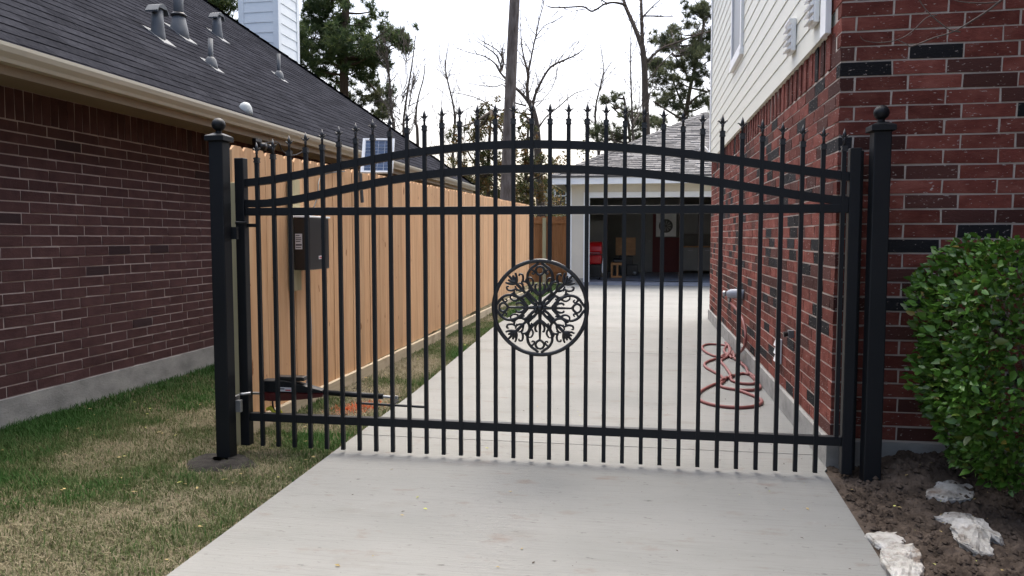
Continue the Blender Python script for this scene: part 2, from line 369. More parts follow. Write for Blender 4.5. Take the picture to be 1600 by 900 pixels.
# clods of dug earth
mbc = MB()
for k in range(5200):
    x = random.uniform(.97, 3.0); y = random.uniform(2.2, 4.3)
    if x < .97+.03*(4.3-y)*0: continue
    r = random.choice([.004, .005, .006, .007, .009, .011, .014, .017]); z = float(soil_z(np.array(x), np.array(y)))+r*.3
    v = [(x+r*random.uniform(.6, 1.3)*cx, y+r*random.uniform(.6, 1.3)*cy, z+r*random.uniform(.5, 1)*cz) for cx, cy, cz in
         ((1,0,0),(0,1,0),(-1,0,0),(0,-1,0),(0,0,1),(0,0,-1))]
    mbc.add(v, [(0,1,4),(1,2,4),(2,3,4),(3,0,4),(1,0,5),(2,1,5),(3,2,5),(0,3,5)])
part('soil_clods', mbc, 'soil', kind='stuff')

# grass blades
def blades(name, n, region, hmin, hmax, wid, material='grass', green=None, keep=None, tintr=None):
    x, y = region(n)
    d = fnoise(x, y, 2.2, 21); k = rng.random(len(x)) < np.clip(.35+1.1*d, 0, 1)
    if keep is not None: k &= keep(x, y)
    x, y = x[k], y[k]; n = len(x)
    z = lawn_z(x, y)-.003
    g = np.clip(green(x, y)+rng.normal(0, .17, n), 0, 1) if green is not None else rng.random(n)
    a = rng.random(n)*2*pi; h = hmin+(hmax-hmin)*rng.random(n)**1.6; h = h*(.75+.4*g)
    lean = np.where(g < .45, rng.uniform(.6, 2.2, n), rng.uniform(.15, 1.0, n)); wd = wid*rng.uniform(.6, 1.3, n)
    dx, dy = np.cos(a), np.sin(a); px, py = -dy*wd/2, dx*wd/2
    P = np.stack([x, y, z], -1)
    def at(t, wf): 
        return (np.stack([x+dx*lean*h*t*t+px*wf, y+dy*lean*h*t*t+py*wf, z+h*t*(1-.25*t*np.minimum(lean, 2))], -1),
                np.stack([x+dx*lean*h*t*t-px*wf, y+dy*lean*h*t*t-py*wf, z+h*t*(1-.25*t*np.minimum(lean, 2))], -1))
    a0, b0 = at(0, 1.); a1, b1 = at(.55, .8); tip, _ = at(1., 0.)
    V = np.stack([a0, b0, a1, b1, tip], 1).reshape(-1, 3); i = np.arange(n)*5
    F = np.concatenate([np.stack([i, i+1, i+3], -1), np.stack([i, i+3, i+2], -1), np.stack([i+2, i+3, i+4], -1)])
    o = quad_mesh(name, V, F, material, np.repeat(g, 5)); o['kind'] = 'stuff'; return o
def lawn_green(x, y):
    near_house = np.clip(1-(x+4.2)/1.0, 0, 1)
    edge = np.clip(1-(drive_left(y)-x)/.35, 0, 1)*np.clip((y-2.3)/1.2, 0, 1)
    g = .36+.60*(fnoise(x, y, 5.5, 39)-.42)+.80*near_house**.7*(.5+fnoise(x, y, 2.5, 31)*.8)+.30*edge*fnoise(x, y, 3, 35)*1.5+1.15*np.clip(fnoise(x, y, 1.5, 33)-.46, 0, 1)*2.0
    strip = (x > -2.5) & (y > 4.6)
    g = np.where(strip, .12+1.0*np.clip(fnoise(x, y, 1.1, 37)-.42, 0, 1)*2+.45*np.clip(1-(drive_left(y)-x)/.2, 0, 1), g)
    return g
def post_clear(x, y): return ~((np.hypot((x+2.36)/.34, (y-3.93)/.26) < .55+.9*fnoise(x, y, 9, 41)*rng.random(np.shape(x))))
def fence_clear(x, y): return ~((np.abs(x+2.53) < .06) & (y > 4.36))
def lawn_region(y0, y1, x0=-4.17):
    def f(n):
        y = y0+(y1-y0)*rng.random(n); x = x0+rng.random(n)*(drive_left(y)-.025-x0)+rng.normal(0, .012, n); return x, y
    return f
ok = lambda x, y: (post_clear(x, y) | (rng.random(np.shape(x)) < .25)) & fence_clear(x, y) & (x < drive_left(y)+.012)
blades('lawn_grass', 140000, lawn_region(1.7, 4.9), .016, .050, .0042, green=lawn_green, keep=ok)
blades('lawn_grass', 60000, lawn_region(4.9, 8.5), .018, .055, .0055, green=lawn_green, keep=ok)
blades('lawn_tufts', 16000, lawn_region(1.7, 7.5), .040, .068, .0042, green=lambda x, y: .12+lawn_green(x, y), keep=lambda x, y: ok(x, y) & (fnoise(x, y, 7, 45) > .56))
blades('verge_grass', 45000, lawn_region(5.0, 12, -2.47), .015, .045, .006, green=lawn_green, keep=lambda x, y: ok(x, y) & (rng.random(len(x)) < .75))
blades('verge_grass', 26000, lawn_region(12, 20.3, -2.47), .02, .06, .010, green=lambda x, y: .3+lawn_green(x, y), keep=ok)
def spray(n):
    k = rng.integers(0, 2, n); cx = np.where(k, -2.13, -2.02); cy = np.where(k, 5.30, 5.42)
    return cx+rng.normal(0, .055, n), cy+rng.normal(0, .10, n)
blades('spray_painted_grass', 1300, spray, .018, .045, .006, 'paint_grass')
# fallen leaves and bits on the lawn, soil and drive
mbl = MB()
def litter(x, y, z, r):
    a = random.uniform(0, 6.28); c, s = cos(a)*r, sin(a)*r; t = r*random.uniform(.1, .5)
    mbl.add([(x-c, y-s, z), (x+s*.45, y-c*.45, z+t), (x+c, y+s, z+t*.6), (x-s*.45, y+c*.45, z+.002)], [(0,1,2), (0,2,3)])
for k in range(230):
    y = random.uniform(1.9, 9); x = random.uniform(-4.1, float(drive_left(y))-.03)
    litter(x, y, float(lawn_z(np.array(x), np.array(y)))+.02, random.uniform(.008, .018))
for k in range(46):
    y = 2.2+random.random()**2*8; litter(random.uniform(-1.6, .9), y, .003, random.uniform(.006, .014))
for k in range(70):
    x, y = random.uniform(1.0, 2.2), random.uniform(2.6, 4.25); litter(x, y, float(soil_z(np.array(x), np.array(y)))+.012, random.uniform(.006, .014))
part('fallen_leaves', mbl, 'dry_leaf', kind='stuff')
mbl = MB()
for k in range(150):
    y = 2.1+random.random()**1.6*11; x = random.choice([random.uniform(-1.65, .92), random.uniform(-.6, .8), random.uniform(.6, .93)]); litter(x, y, .002, random.choice([.003, .004, .005, .007, .010]))
part('driveway_debris', mbl, 'bark_dark', kind='stuff')

# ================================================================== RIGHT BRICK HOUSE
C = .0774; J = .0095; BL = .262; HD = .0795; Z0 = .155
rh = thing('brick_house', 'two storey house of mixed red and dark brick with cream siding above', 'house', (1.02, 4.35, 0))
m = MB(); m.box(1.000, 5.4, 4.335, 12.0, -.4, .147); part('foundation', m, 'foundation', rh)
m = MB(); m.box(1.0235, 5.2, 4.3535, 4.50, .147, 5.30); fw_ = part('front_wall', m, 'mortar', rh)
m = MB(); m.box(1.0232, 1.30, 4.5005, 11.98, .147, 2.40); sw_ = part('side_wall', m, 'mortar', rh)
P = []
nrow = int((5.2-Z0)/C)
for r in range(nrow):
    z = Z0+r*C+C/2; even = r % 2 == 0
    # corner brick turns the corner, then stretchers along the front
    x = 1.02; first = HD-J if even else BL-J
    seq = [first]; 
    while x < 5.1:
        L_ = seq[0] if seq else BL-J; seq = []
        if x+L_ > 5.15: break
        dep = (BL-J if even else HD) if x < 1.03 else .085
        P.append((fw_, (x+L_/2, 4.35+dep/2, z), (L_, dep, C-J))); x += L_+J
    ztop = 2.19
    y = 4.35+((BL if even else HD+J))
    lim = 11.98 if z < ztop-.02 else 4.50
    if z >= ztop-.02: continue
    while y < lim-.03:
        L_ = min(BL-J, lim-y); P.append((sw_, (1.02+.045, y+L_/2, z), (.09, L_, C-J))); y += L_+J
y = 4.475; k = 0
zs = Z0+int((2.19-.02-Z0)/C+.5)*C
while y < 11.95:                                      # soldier course, every other brick a little proud
    P.append((sw_, (1.02+.045-(.006 if k % 2 else -.002), y+.036, (zs+2.40)/2+.004), (.09, .070, 2.40-zs-.010))); y += .0795; k += 1
lay(P, 'brick', 'brick_mass', 'brick_red', 300)
# wing of the same house added out of view to shade the brick corner and foreground
m = MB(); m.box(2.9035, 7.0, -3.0, 4.33, -.3, 5.20); shade_wing = part('shade_wing_wall', m, 'mortar', rh)
q = MB()
for r in range(nrow):
    y = -3.0+(r % 2)*.08
    while y < 4.05:
        z = Z0+r*C+C/2; q.box(2.90, 2.99, y, y+BL-J, z-(C-J)/2, z+(C-J)/2, .0015); y += BL
part('brick_mass', q, 'brick_red', shade_wing, kind='stuff')
m = MB(); m.prism([(2.5, 5.205), (7.4, 5.205), (4.95, 7.4)], -3.4, 4.0, 'y'); part('shade_wing_roof', m, 'shingle', rh)
# upper side wall with lap siding
m = MB(); m.box(1.03, 5.2, 4.51, 11.98, 2.404, 5.25); part('upper_wall', m, 'siding', rh)
ub = part('side_cladding', (lambda q: (q.box(1.006, 1.0295, 4.66, 11.98, 2.37, 5.25), q)[1])(MB()), 'siding', rh)
EXP = .135
for k in range(21):
    z = 2.376+(k*EXP if k == 0 else .14+(k-1)*EXP); zt = z+(.155 if k == 0 else EXP+.014)
    m = MB(); m.prism([(1.0055, z), (.992, z), (.9985, zt), (1.0055, zt)], 4.662, 11.90, 'y'); part('siding_board', m, 'siding', ub)
m = MB(); m.box(.978, 1.010, 4.53, 4.66, 2.365, 5.25); part('corner_board', m, 'white', rh, bevel=.003)
m = MB(); m.box(.978, 1.012, 11.90, 12.0, 2.365, 5.25); m.box(1.0125, 1.2, 11.985, 12.02, 2.365, 5.25); part('corner_board', m, 'white', rh)
wd = MB(); ya, yb, za, zb = 8.25, 9.16, 3.16, 4.75
for b in ((ya, ya+.07, za, zb), (yb-.07, yb, za, zb)): wd.box(.965, .999, b[0], b[1], b[2], b[3])
wd.box(.967, .999, ya+.07, yb-.07, za, za+.07); wd.box(.967, .999, ya+.07, yb-.07, zb-.07, zb); wd.box(.969, .995, ya+.07, yb-.07, 3.92, 3.96)
wf = part('window', wd, 'white', rh)
m = MB(); m.box(.984, .990, ya+.07, yb-.07, za+.07, zb-.07); part('pane', m, 'screen', wf)
m = MB(); m.box(.955, .999, ya-.02, yb+.02, za-.055, za-.002); part('sill', m, 'white', wf)
for yc, zc in ((5.52, 2.585), (4.83, 2.585)):
    m = MB(); m.box(.962, .992, yc-.085, yc+.085, zc-.10, zc+.11); m.prism([(.962, zc+.112), (.945, zc+.112), (.945, zc+.098), (.962, zc+.07)], yc-.085, yc+.085, 'y')
    v = part('wall_vent', m, 'white', rh, bevel=.003)
    for q in range(4):
        m = MB(); z = zc-.085+q*.044; m.prism([(.9615, z), (.936, z-.006), (.934, z), (.9615, z+.034)], yc-.072, yc+.072, 'y'); part('louver', m, 'white', v)
m = MB(); m.tube([(1.0, 11.95, 2.50), (.96, 11.95, 2.51), (.93, 11.95, 2.56), (.90, 11.95, 2.59), (.86, 11.95, 2.575), (.84, 11.95, 2.53)], .022, 8); part('vent_pipe', m, 'white', rh, smooth=True)
m = MB(); m.add([(.7,4.0,5.25),(5.6,4.0,5.25),(5.6,12.3,5.25),(.7,12.3,5.25),(3.1,6.4,7.4),(3.1,9.9,7.4)], [(0,3,2,1),(0,1,4),(1,2,5,4),(2,3,5),(3,0,4,5)]); part('roof', m, 'shingle', rh)

# ================================================================== LEFT BRICK HOUSE
lh = thing('brick_house', 'single storey dark brown brick house with a steep charcoal shingle roof and white chimney', 'house', (-4.19, 8, 0))
XW = -4.19; EX, EZ, SL = -3.62, 2.335, .76; YF = 16.9; YN = -2.5
m = MB(); m.box(-13.4, XW+.02, -2, 16.3, -.4, .166); part('foundation', m, 'foundation', lh)
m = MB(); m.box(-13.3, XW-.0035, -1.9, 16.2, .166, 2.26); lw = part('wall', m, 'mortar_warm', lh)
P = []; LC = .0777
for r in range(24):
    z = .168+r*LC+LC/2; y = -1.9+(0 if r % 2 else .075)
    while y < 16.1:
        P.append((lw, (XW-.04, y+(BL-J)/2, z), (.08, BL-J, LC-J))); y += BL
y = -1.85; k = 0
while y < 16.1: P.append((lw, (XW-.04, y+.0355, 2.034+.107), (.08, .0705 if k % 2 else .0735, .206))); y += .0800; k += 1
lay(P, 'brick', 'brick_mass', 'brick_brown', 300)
m = MB(); m.prism([(XW-.01, 2.262), (XW-.01, 2.250), (-3.745, 2.222), (-3.745, 2.234)], -2.0, 16.75, 'y'); part('soffit', m, 'tan', lh)
m = MB(); m.prism([(-3.742, 2.205), (-3.720, 2.205), (-3.720, 2.345), (-3.742, 2.33)], -2.4, 16.82, 'y'); part('fascia', m, 'tan', lh)
m = MB(); m.prism([(-3.718, 2.262), (-3.655, 2.262), (-3.645, 2.285), (-3.622, 2.315), (-3.612, 2.345), (-3.612, 2.366), (-3.622, 2.368), (-3.622, 2.352), (-3.650, 2.300), (-3.664, 2.272), (-3.708, 2.272), (-3.708, 2.36), (-3.718, 2.36)], -2.4, 16.85, 'y'); part('gutter', m, 'gutter', lh)
# roof body: near gable, far hip
def rz(x): return EZ+SL*(-3.65-x)
RX = -8.75; RZ = rz(RX); run = -3.65-RX
m = MB(); ew = -3.66
v = [(ew, YN, EZ), (RX, YN, RZ), (2*RX-ew, YN, EZ), (ew, YF, EZ), (2*RX-ew, YF, EZ), (RX, YF-run, RZ)]
m.add(v+[(a, b, c-.05) for a, b, c in v], [(0,3,5,1), (1,5,4,2), (3,4,5), (6,7,11,9), (7,8,10,11), (9,11,10), (0,1,7,6), (1,2,8,7), (0,6,9,3), (3,9,10,4), (2,4,10,8)])
rf = part('roof', m, 'shingle', lh)
# shingle tabs on the slope that faces the drive
nrm = Vector((SL, 0, 1)).normalized(); up = Vector((-1, 0, SL)).normalized(); EXPO = .137
SH = []; k = 0
tabm = {}
def tab(width, var):
    key = (round(width, 2), var)
    if key not in tabm:
        q = MB(); e = EXPO+.012; t0, t1 = .0065+var*.0012, .002
        def p(y, s, h): return (-s*(1/math.sqrt(1+SL*SL))+h*nrm.x, y, s*SL/math.sqrt(1+SL*SL)+h*nrm.z)
        q.add([p(-width/2, 0, -.004), p(width/2, 0, -.004), p(width/2, e, -.004), p(-width/2, e, -.004), p(-width/2, 0, t0), p(width/2, 0, t0), p(width/2, e, t1), p(-width/2, e, t1)],
              [(0,3,2,1), (4,5,6,7), (0,1,5,4), (2,3,7,6), (1,2,6,5), (3,0,4,7)])
        tabm[key] = q
    return tabm[key]
slopelen = run*math.sqrt(1+SL*SL)
row = 0
while row*EXPO < slopelen-.1:
    s = row*EXPO; bx = Vector((-3.645, 0, rz(-3.645)))+up*s; yend = YF-(-3.65-bx.x)-.03; y = .5-(row % 3)*.11-random.random()*.05
    while y < yend:
        wdt = random.choice([.24, .30, .30, .33]); wdt = min(wdt, yend-y)
        if wdt > .05: SH.append((Vector((bx.x, y+wdt/2, bx.z)), round(wdt-.004, 2) if wdt > .2 else wdt-.004, random.randrange(3)))
        y += wdt
    row += 1
order = sorted(range(len(SH)), key=lambda i: -seen_size(SH[i][0])); top = set(order[:300])
big = MB(); SM = {}
for i, (c, wdt, vr) in enumerate(SH):
    q = tab(wdt, vr)
    if i in top and seen_size(c) > 0:
        kk = (round(wdt, 2), vr)
        if kk not in SM: SM[kk], _ = q.mesh('shingle', 'shingle', origin=(0,0,0))
        link('shingle', SM[kk], c, rf)
    else: big.add([(c.x+p[0], c.y+p[1], c.z+p[2]) for p in q.v], q.f)
part('shingle_mass', big, 'shingle', rf, kind='stuff')
# hip cap shingles
hc = MB(); n = 40
for i in range(n):
    a = i/n; b = (i+1.25)/n
    A = Vector((ew, YF, EZ)).lerp(Vector((RX, YF-run, RZ)), a); B = Vector((ew, YF, EZ)).lerp(Vector((RX, YF-run, RZ)), min(1, b))
    h0, h1 = .032, .018; q = Vector((.09, -.09, -.075))*1.0; r2 = Vector((-.09, .09, -.075))
    r1 = Vector((.11, -.02, -.05)); r2 = Vector((-.02, .11, -.05))
    hc.add([A+Vector((0,0,h0)), A+r1+Vector((0,0,h0)), A+r2+Vector((0,0,h0)), B+Vector((0,0,h1)), B+r1+Vector((0,0,h1)), B+r2+Vector((0,0,h1)), A, A+r1, A+r2], [(0,1,4,3), (2,0,3,5), (0,6,7,1), (2,8,6,0)])
part('hip_cap', hc, 'shingle', rf)
# chimney with board siding
cx0, cx1, cy0, cy1 = -7.97, -7.17, 14.55, 15.45; cz = 4.2
m = MB(); m.box(cx0, cx1, cy0, cy1, cz, 7.9); ch = part('chimney', m, 'chimney', lh)
z = cz+.1
while z < 7.7:
    m = MB(); m.prism([(cy0-.001, z), (cy0-.020, z), (cy0-.009, z+.205), (cy0-.001, z+.205)], cx0+.09, cx1-.09, 'x'); part('siding_board', m, 'chimney', ch)
    m = MB(); m.prism([(cx1+.001, z), (cx1+.020, z), (cx1+.009, z+.205), (cx1+.001, z+.205)], cy0+.09, cy1-.09, 'y'); part('siding_board', m, 'chimney', ch)
    z += .20
for (a, b, c, d) in ((cx0-.026, cx0+.088, cy0-.028, cy0+.02), (cx1-.088, cx1+.028, cy0-.028, cy0-.0015), (cx1+.0015, cx1+.028, cy0-.001, cy0+.088), (cx1+.0015, cx1+.028, cy1-.088, cy1+.02)):
    m = MB(); m.box(a, b, c, d, cz, 7.9); part('corner_board', m, 'chimney', ch)
m = MB(); m.box(cx0-.1, cx1+.1, cy0-.1, cy1+.1, 7.902, 8.0); part('chimney_cap', m, 'chimney', ch)
# vents and pipes standing on the roof
def flashing(x, y, s, par):
    q = MB(); f = lambda dx: rz(x+dx)-EZ+EZ+.016
    q.add([(x-s, y-s, f(-s)), (x+s*1.3, y-s, f(s*1.3)), (x+s*1.3, y+s, f(s*1.3)), (x-s, y+s, f(-s)), (x-s, y-s, f(-s)-.02), (x+s*1.3, y-s, f(s*1.3)-.02), (x+s*1.3, y+s, f(s*1.3)-.02), (x-s, y+s, f(-s)-.02)],
          [(0,1,2,3), (4,7,6,5), (0,4,5,1), (1,5,6,2), (2,6,7,3), (3,7,4,0)]); part('flashing', q, 'vent', par)
for x, y, s in ((-4.91, 7.30, .068), (-5.92, 10.16, .072)):
    z = rz(x); m = MB(); m.lathe((x, y, z), [(s*1.12, -.12), (s*1.05, .02), (s*.90, .12), (s*.80, .29)], 18); vt = part('roof_vent', m, 'vent', lh, smooth=True)
    m = MB(); m.prism([(y-.095, .225), (y-.10, .242), (y-.052, .305), (y, .325), (y+.052, .305), (y+.10, .242), (y+.095, .225), (y+.064, .275), (y-.064, .275)], x-.07, x+.07, 'x'); m.v = [(a, b, c+z) for a, b, c in m.v]; part('vent_cap', m, 'vent', vt)
    flashing(x, y, .105, vt)
x, y = -5.30, 8.28; z = rz(x); m = MB(); m.lathe((x, y, z), [(.055, -.1), (.055, .75)], 16); pp = part('vent_pipe', m, 'vent', lh, smooth=True)
m = MB(); m.lathe((x, y, z), [(.115, -.14), (.105, .02), (.070, .19), (.058, .20)], 16); part('boot', m, 'vent', pp, smooth=True)
m = MB(); m.lathe((x, y, z), [(.062, .19), (.088, .195), (.088, .215), (.062, .235)], 16); part('collar', m, 'plastic', pp, smooth=True); flashing(x, y, .12, pp)
for x, y, h in ((-4.68, 7.89, .29), (-5.30, 10.76, .34)):
    z = rz(x); m = MB(); m.lathe((x, y, z), [(.026, -.05), (.026, h), (.018, h)], 12); pp = part('vent_pipe', m, 'vent', lh, smooth=True)
    m = MB(); m.lathe((x, y, z), [(.075, -.06), (.07, .0), (.055, .07), (.030, .095)], 14); part('boot', m, 'vent', pp, smooth=True); flashing(x, y, .085, pp)
m = MB(); x, y = -3.83, 7.05; z = rz(x); m.lathe((x, y, z-.04), [(.068, 0), (.068, .04), (.060, .08), (.04, .112), (.016, .124), (.004, .126)], 16); part('dome_vent', m, 'dome', lh, smooth=True)
# twin floodlight and loose cable under the eave
m = MB(); m.box(-3.74, -3.70, 7.0, 7.12, 2.10, 2.20); fl = part('floodlight', m, 'plastic', lh, label='black twin floodlight under the eave')
for q in (7.00, 7.15):
    m = MB(); m.tube([(-3.72, q, 2.16), (-3.66, q, 2.13), (-3.60, q, 2.11)], [.02, .036, .04], 12); part('lamp_head', m, 'plastic', fl, smooth=True)
m = MB(); m.tube(catmull([(-3.71, 7.15, 2.17), (-3.69, 7.3, 2.20), (-3.69, 7.45, 2.21), (-3.69, 7.55, 2.13), (-3.69, 7.8, 2.12), (-3.69, 8.05, 2.20), (-3.71, 8.1, 2.24)], 5), .006, 6); part('cable', m, 'plastic', lh, smooth=True)

# ================================================================== FENCES
def plank_mesh(name, material, wdt, h, t=.016, dog=True):
    q = MB(); c = .028; pr_ = [(-wdt/2, 0), (wdt/2, 0), (wdt/2, h-c), (wdt/2-c, h), (-wdt/2+c, h), (-wdt/2, h-c)] if dog else [(-wdt/2, 0), (wdt/2, 0), (wdt/2, h), (-wdt/2, h)]
    q.prism(pr_, -t/2, t/2, 'x'); return q.mesh(name, material, origin=(0,0,0))[0]
fx = -2.50
fn = thing('board_fence', 'long new cedar plank privacy fence running back beside the driveway', 'fence', (fx, 10.6, 0))
pm = plank_mesh('plank', 'cedar', .1402, 1.765)
y = 4.41
while y < 17.0:
    o = link('plank', pm, (fx+random.uniform(-.003, .003), y+.07, .045+.0115*(y-4.4)+random.uniform(-.004, .004)), fn); o.rotation_euler.x = random.uniform(-.003, .003); y += .1415
for zr in (.35, 1.0, 1.58):
    m = MB(); m.add([(fx-.012, 4.42, zr-.045), (fx-.05, 4.42, zr-.045), (fx-.05, 4.42, zr+.045), (fx-.012, 4.42, zr+.045), (fx-.012, 17.0, zr+.10), (fx-.05, 17.0, zr+.10), (fx-.05, 17.0, zr+.19), (fx-.012, 17.0, zr+.19)], [(0,3,2,1), (4,5,6,7), (0,1,5,4), (1,2,6,5), (2,3,7,6), (3,0,4,7)]); part('rail', m, 'cedar_old', fn)
for yk in (6.85, 9.3, 11.75, 14.2, 16.65):
    m = MB(); m.box(fx-.145, fx-.055, yk-.045, yk+.045, -.3, 1.75); part('post', m, 'treated', fn)
m = MB(); m.box(-2.505, -2.415, 4.305, 4.395, -.3, 1.575); part('post', m, 'treated', fn, label='pale treated end post beside the gate post', bevel=.003)
yk = 4.42
while yk < 17:
    e = min(yk+3.05, 17.0); m = MB(); m.box(fx+.010, fx+.047, yk, e-.004, -.12, .072+.004*(yk-4.4)/3); part('kick_board', m, 'treated_board', fn, bevel=.002); yk = e
bf = thing('board_fence', 'short darker reddish plank fence closing the gap beside the garage', 'fence', (-2.6, 20.5, 0))
pm2 = plank_mesh('plank', 'cedar_old', .1385, 1.76); x = -3.4
while x < -1.92:
    o = link('plank', pm2, (x+.07, 20.5, .03+random.uniform(-.004, .004)), bf); o.rotation_euler.z = radians(90); x += .1415
m = MB(); m.box(-2.62, -2.53, 20.36, 20.45, -.2, 1.75); part('post', m, 'treated', bf)
for zr in (.3, 1.6):
    m = MB(); m.box(-3.4, -1.92, 20.452, 20.49, zr, zr+.09); part('rail', m, 'cedar_old', bf)

# ================================================================== GARAGE
GY = 20.0
ga = thing('garage', 'detached beige garage with open door, white trim and grey hip roof at the driveway end', 'garage', (1.7, 23.5, 0))
GX0, GX1, DX0, DX1, DT = -1.9, 5.4, -1.35, 4.2, 2.25
m = MB(); m.box(GX0, DX0-.15, GY, GY+.14, .17, 2.62); m.box(DX1+.15, GX1, GY, GY+.14, .17, 2.62); m.box(DX0-.15, DX1+.15, GY, GY+.14, DT+.14, 2.62); part('wall', m, 'beige', ga)
m = MB(); m.box(GX0, GX0+.14, GY+.142, 27.4, .17, 2.62); m.box(GX1-.14, GX1, GY+.142, 27.4, .17, 2.62); m.box(GX0+.142, GX1-.142, 27.26, 27.4, .17, 2.62); part('wall', m, 'beige', ga)
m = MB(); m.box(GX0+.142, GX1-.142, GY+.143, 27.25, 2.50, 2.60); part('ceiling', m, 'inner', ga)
m = MB(); m.box(GX0+.002, DX0-.152, GY+.003, GY+.137, -.2, .167); part('foundation', m, 'foundation', ga)
m = MB(); m.box(DX0-.15, GX1-.142, GY-.01, 27.25, -.2, .065); part('floor', m, 'floor', ga)
for b in ((GX0-.02, GX0+.09, GY-.022, GY-.001, .17, 2.62), (DX0-.15, DX0-.001, GY-.022, GY+.16, .067, DT+.14), (DX1+.001, DX1+.15, GY-.022, GY+.16, .067, DT+.14), (DX0, DX1, GY-.020, GY+.158, DT, DT+.138)):
    m = MB(); m.box(*b); part('trim', m, 'white', ga, bevel=.004)
m = MB(); m.box(-2.28, 5.8, 19.60, 19.63, 2.575, 2.765); part('fascia', m, 'white', ga)
m = MB(); m.box(-2.28, -2.25, 19.632, 27.8, 2.575, 2.765); part('fascia', m, 'white', ga)
m = MB(); m.box(-2.248, 5.8, 19.632, GY+.0, 2.60, 2.615); part('soffit', m, 'white', ga)
gs = .52; gr_ = 4.08; ax, ay, az = 1.78, 23.68, 2.77+gs*gr_
m = MB(); e = 2.77
v = [(-2.32, 19.58, e), (5.84, 19.58, e), (5.84, 27.78, e), (-2.32, 27.78, e), (ax, ay, az), (ax, ay+.04, az)]
m.add(v+[(a, b, c-.03) for a, b, c in v[:4]], [(0,1,4), (1,2,5,4), (2,3,5), (3,0,4,5), (6,9,8,7), (0,6,7,1), (1,7,8,2), (2,8,9,3), (3,9,6,0)])
gro = part('roof', m, 'shingle_grey', ga)
big = MB(); s = 0; st = .135; sl_ = math.sqrt(1+gs*gs); row = 0
while True:
    yy = 19.575+s/sl_; zz = e+.004+gs*(yy-19.58); x0 = -2.32+(yy-19.58)+.02; x1 = 5.84-(yy-19.58)-.02
    if x1-x0 < .1: break
    y2 = yy+(st+.01)/sl_; z2 = e+.004+gs*(y2-19.58); x = x0
    while x < x1:
        q = min(random.uniform(.20, .40), x1-x); t0 = random.choice([.016, .020, .030])
        big.add([(x, yy, zz), (x+q-.006, yy, zz), (x+q-.006, y2, z2), (x, y2, z2), (x, yy-t0*gs*.4, zz+t0), (x+q-.006, yy-t0*gs*.4, zz+t0), (x+q-.006, y2, z2+.006), (x, y2, z2+.006)], [(4,5,6,7), (0,1,5,4), (1,2,6,5), (3,0,4,7)])
        x += q
    s += st; row += 1
part('shingle_mass', big, 'shingle_grey', gro, kind='stuff')
hc = MB()
for i in range(34):
    A = Vector((-2.32, 19.58, e)).lerp(Vector((ax, ay, az)), i/34); B = Vector((-2.32, 19.58, e)).lerp(Vector((ax, ay, az)), (i+1.2)/34)
    r1 = Vector((.14, -.02, .0)); r2 = Vector((-.02, .14, .0)); u0 = Vector((0,0,.055)); u1 = Vector((0,0,.035))
    hc.add([A+u0, A+r1+u0*.6, A+r2+u0*.6, B+u1, B+r1+u1*.6, B+r2+u1*.6, A, A+r1, A+r2], [(0,1,4,3), (2,0,3,5), (0,6,7,1), (2,8,6,0)])
part('hip_cap', hc, 'shingle_grey', gro)
# inside: back wall, door, wainscot, cabinets
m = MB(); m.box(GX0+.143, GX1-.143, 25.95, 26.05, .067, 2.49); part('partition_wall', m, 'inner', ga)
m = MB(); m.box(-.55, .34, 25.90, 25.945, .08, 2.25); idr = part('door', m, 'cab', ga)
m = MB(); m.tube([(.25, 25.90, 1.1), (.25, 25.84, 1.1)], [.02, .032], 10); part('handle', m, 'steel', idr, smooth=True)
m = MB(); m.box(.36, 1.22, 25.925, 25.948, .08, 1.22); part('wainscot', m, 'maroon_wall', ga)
m = MB(); m.box(.345, .44, 25.90, 25.924, .08, 2.3); part('door_casing', m, 'maroon_wall', ga)
for x0 in (1.27, 1.80, 2.33):
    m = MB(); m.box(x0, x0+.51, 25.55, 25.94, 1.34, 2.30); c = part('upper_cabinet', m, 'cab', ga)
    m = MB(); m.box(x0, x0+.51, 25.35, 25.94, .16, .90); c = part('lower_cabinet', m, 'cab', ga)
    for zq in (.20, .55):
        m = MB(); m.box(x0+.03, x0+.48, 25.335, 25.349, zq, zq+.32); part('drawer_front', m, 'cab', c)
    m = MB(); m.box(x0+.18, x0+.33, 25.315, 25.334, .80, .82); part('handle', m, 'steel', c)
m = MB(); m.box(1.25, 2.9, 25.30, 25.945, .905, .945); part('counter', m, 'wood', ga)
m = MB(); m.box(-1.74, -1.05, 22.6, 22.7, .07, 1.72); part('panel', m, 'inner', ga, label='pale panel just inside the door opening')
# things kept in the garage
gl = thing('barbecue_grill', 'red lidded grill on a black cart just inside the open garage door', 'grill', (-1.35, 21.55, .065))
m = MB(); m.box(-1.70, -1.10, 21.35, 21.75, .48, .74); part('firebox', m, 'red', gl, bevel=.05)
m = MB(); m.prism([(21.36, .76), (21.32, .86), (21.34, .98), (21.44, 1.08), (21.58, 1.11), (21.70, 1.06), (21.76, .95), (21.76, .76)], -1.70, -1.10, 'x'); part('lid', m, 'red', gl, bevel=.01)
m = MB(); m.tube([(-1.65, 21.33, .80), (-1.65, 21.27, .80), (-1.15, 21.27, .80), (-1.15, 21.33, .80)], .012, 8); part('handle', m, 'steel', gl)
m = MB(); m.box(-1.68, -1.12, 21.38, 21.72, .12, .47); part('cart', m, 'plastic', gl)
for sx in (-1.64, -1.16):
    for sy in (21.42, 21.68):
        m = MB(); m.tube([(sx-.02, sy, .115), (sx+.02, sy, .115)], .048, 12); part('wheel', m, 'plastic', gl)
m = MB(); m.prism([(-1.085, .50), (-1.06, .66), (-1.01, .66), (-1.005, .45), (-1.03, .26), (-1.075, .24), (-1.10, .30)], 21.30, 21.33, 'y')
tag(part('towel', m, 'cloth', bevel=.01), 'white towel hanging off the red grill', 'towel')
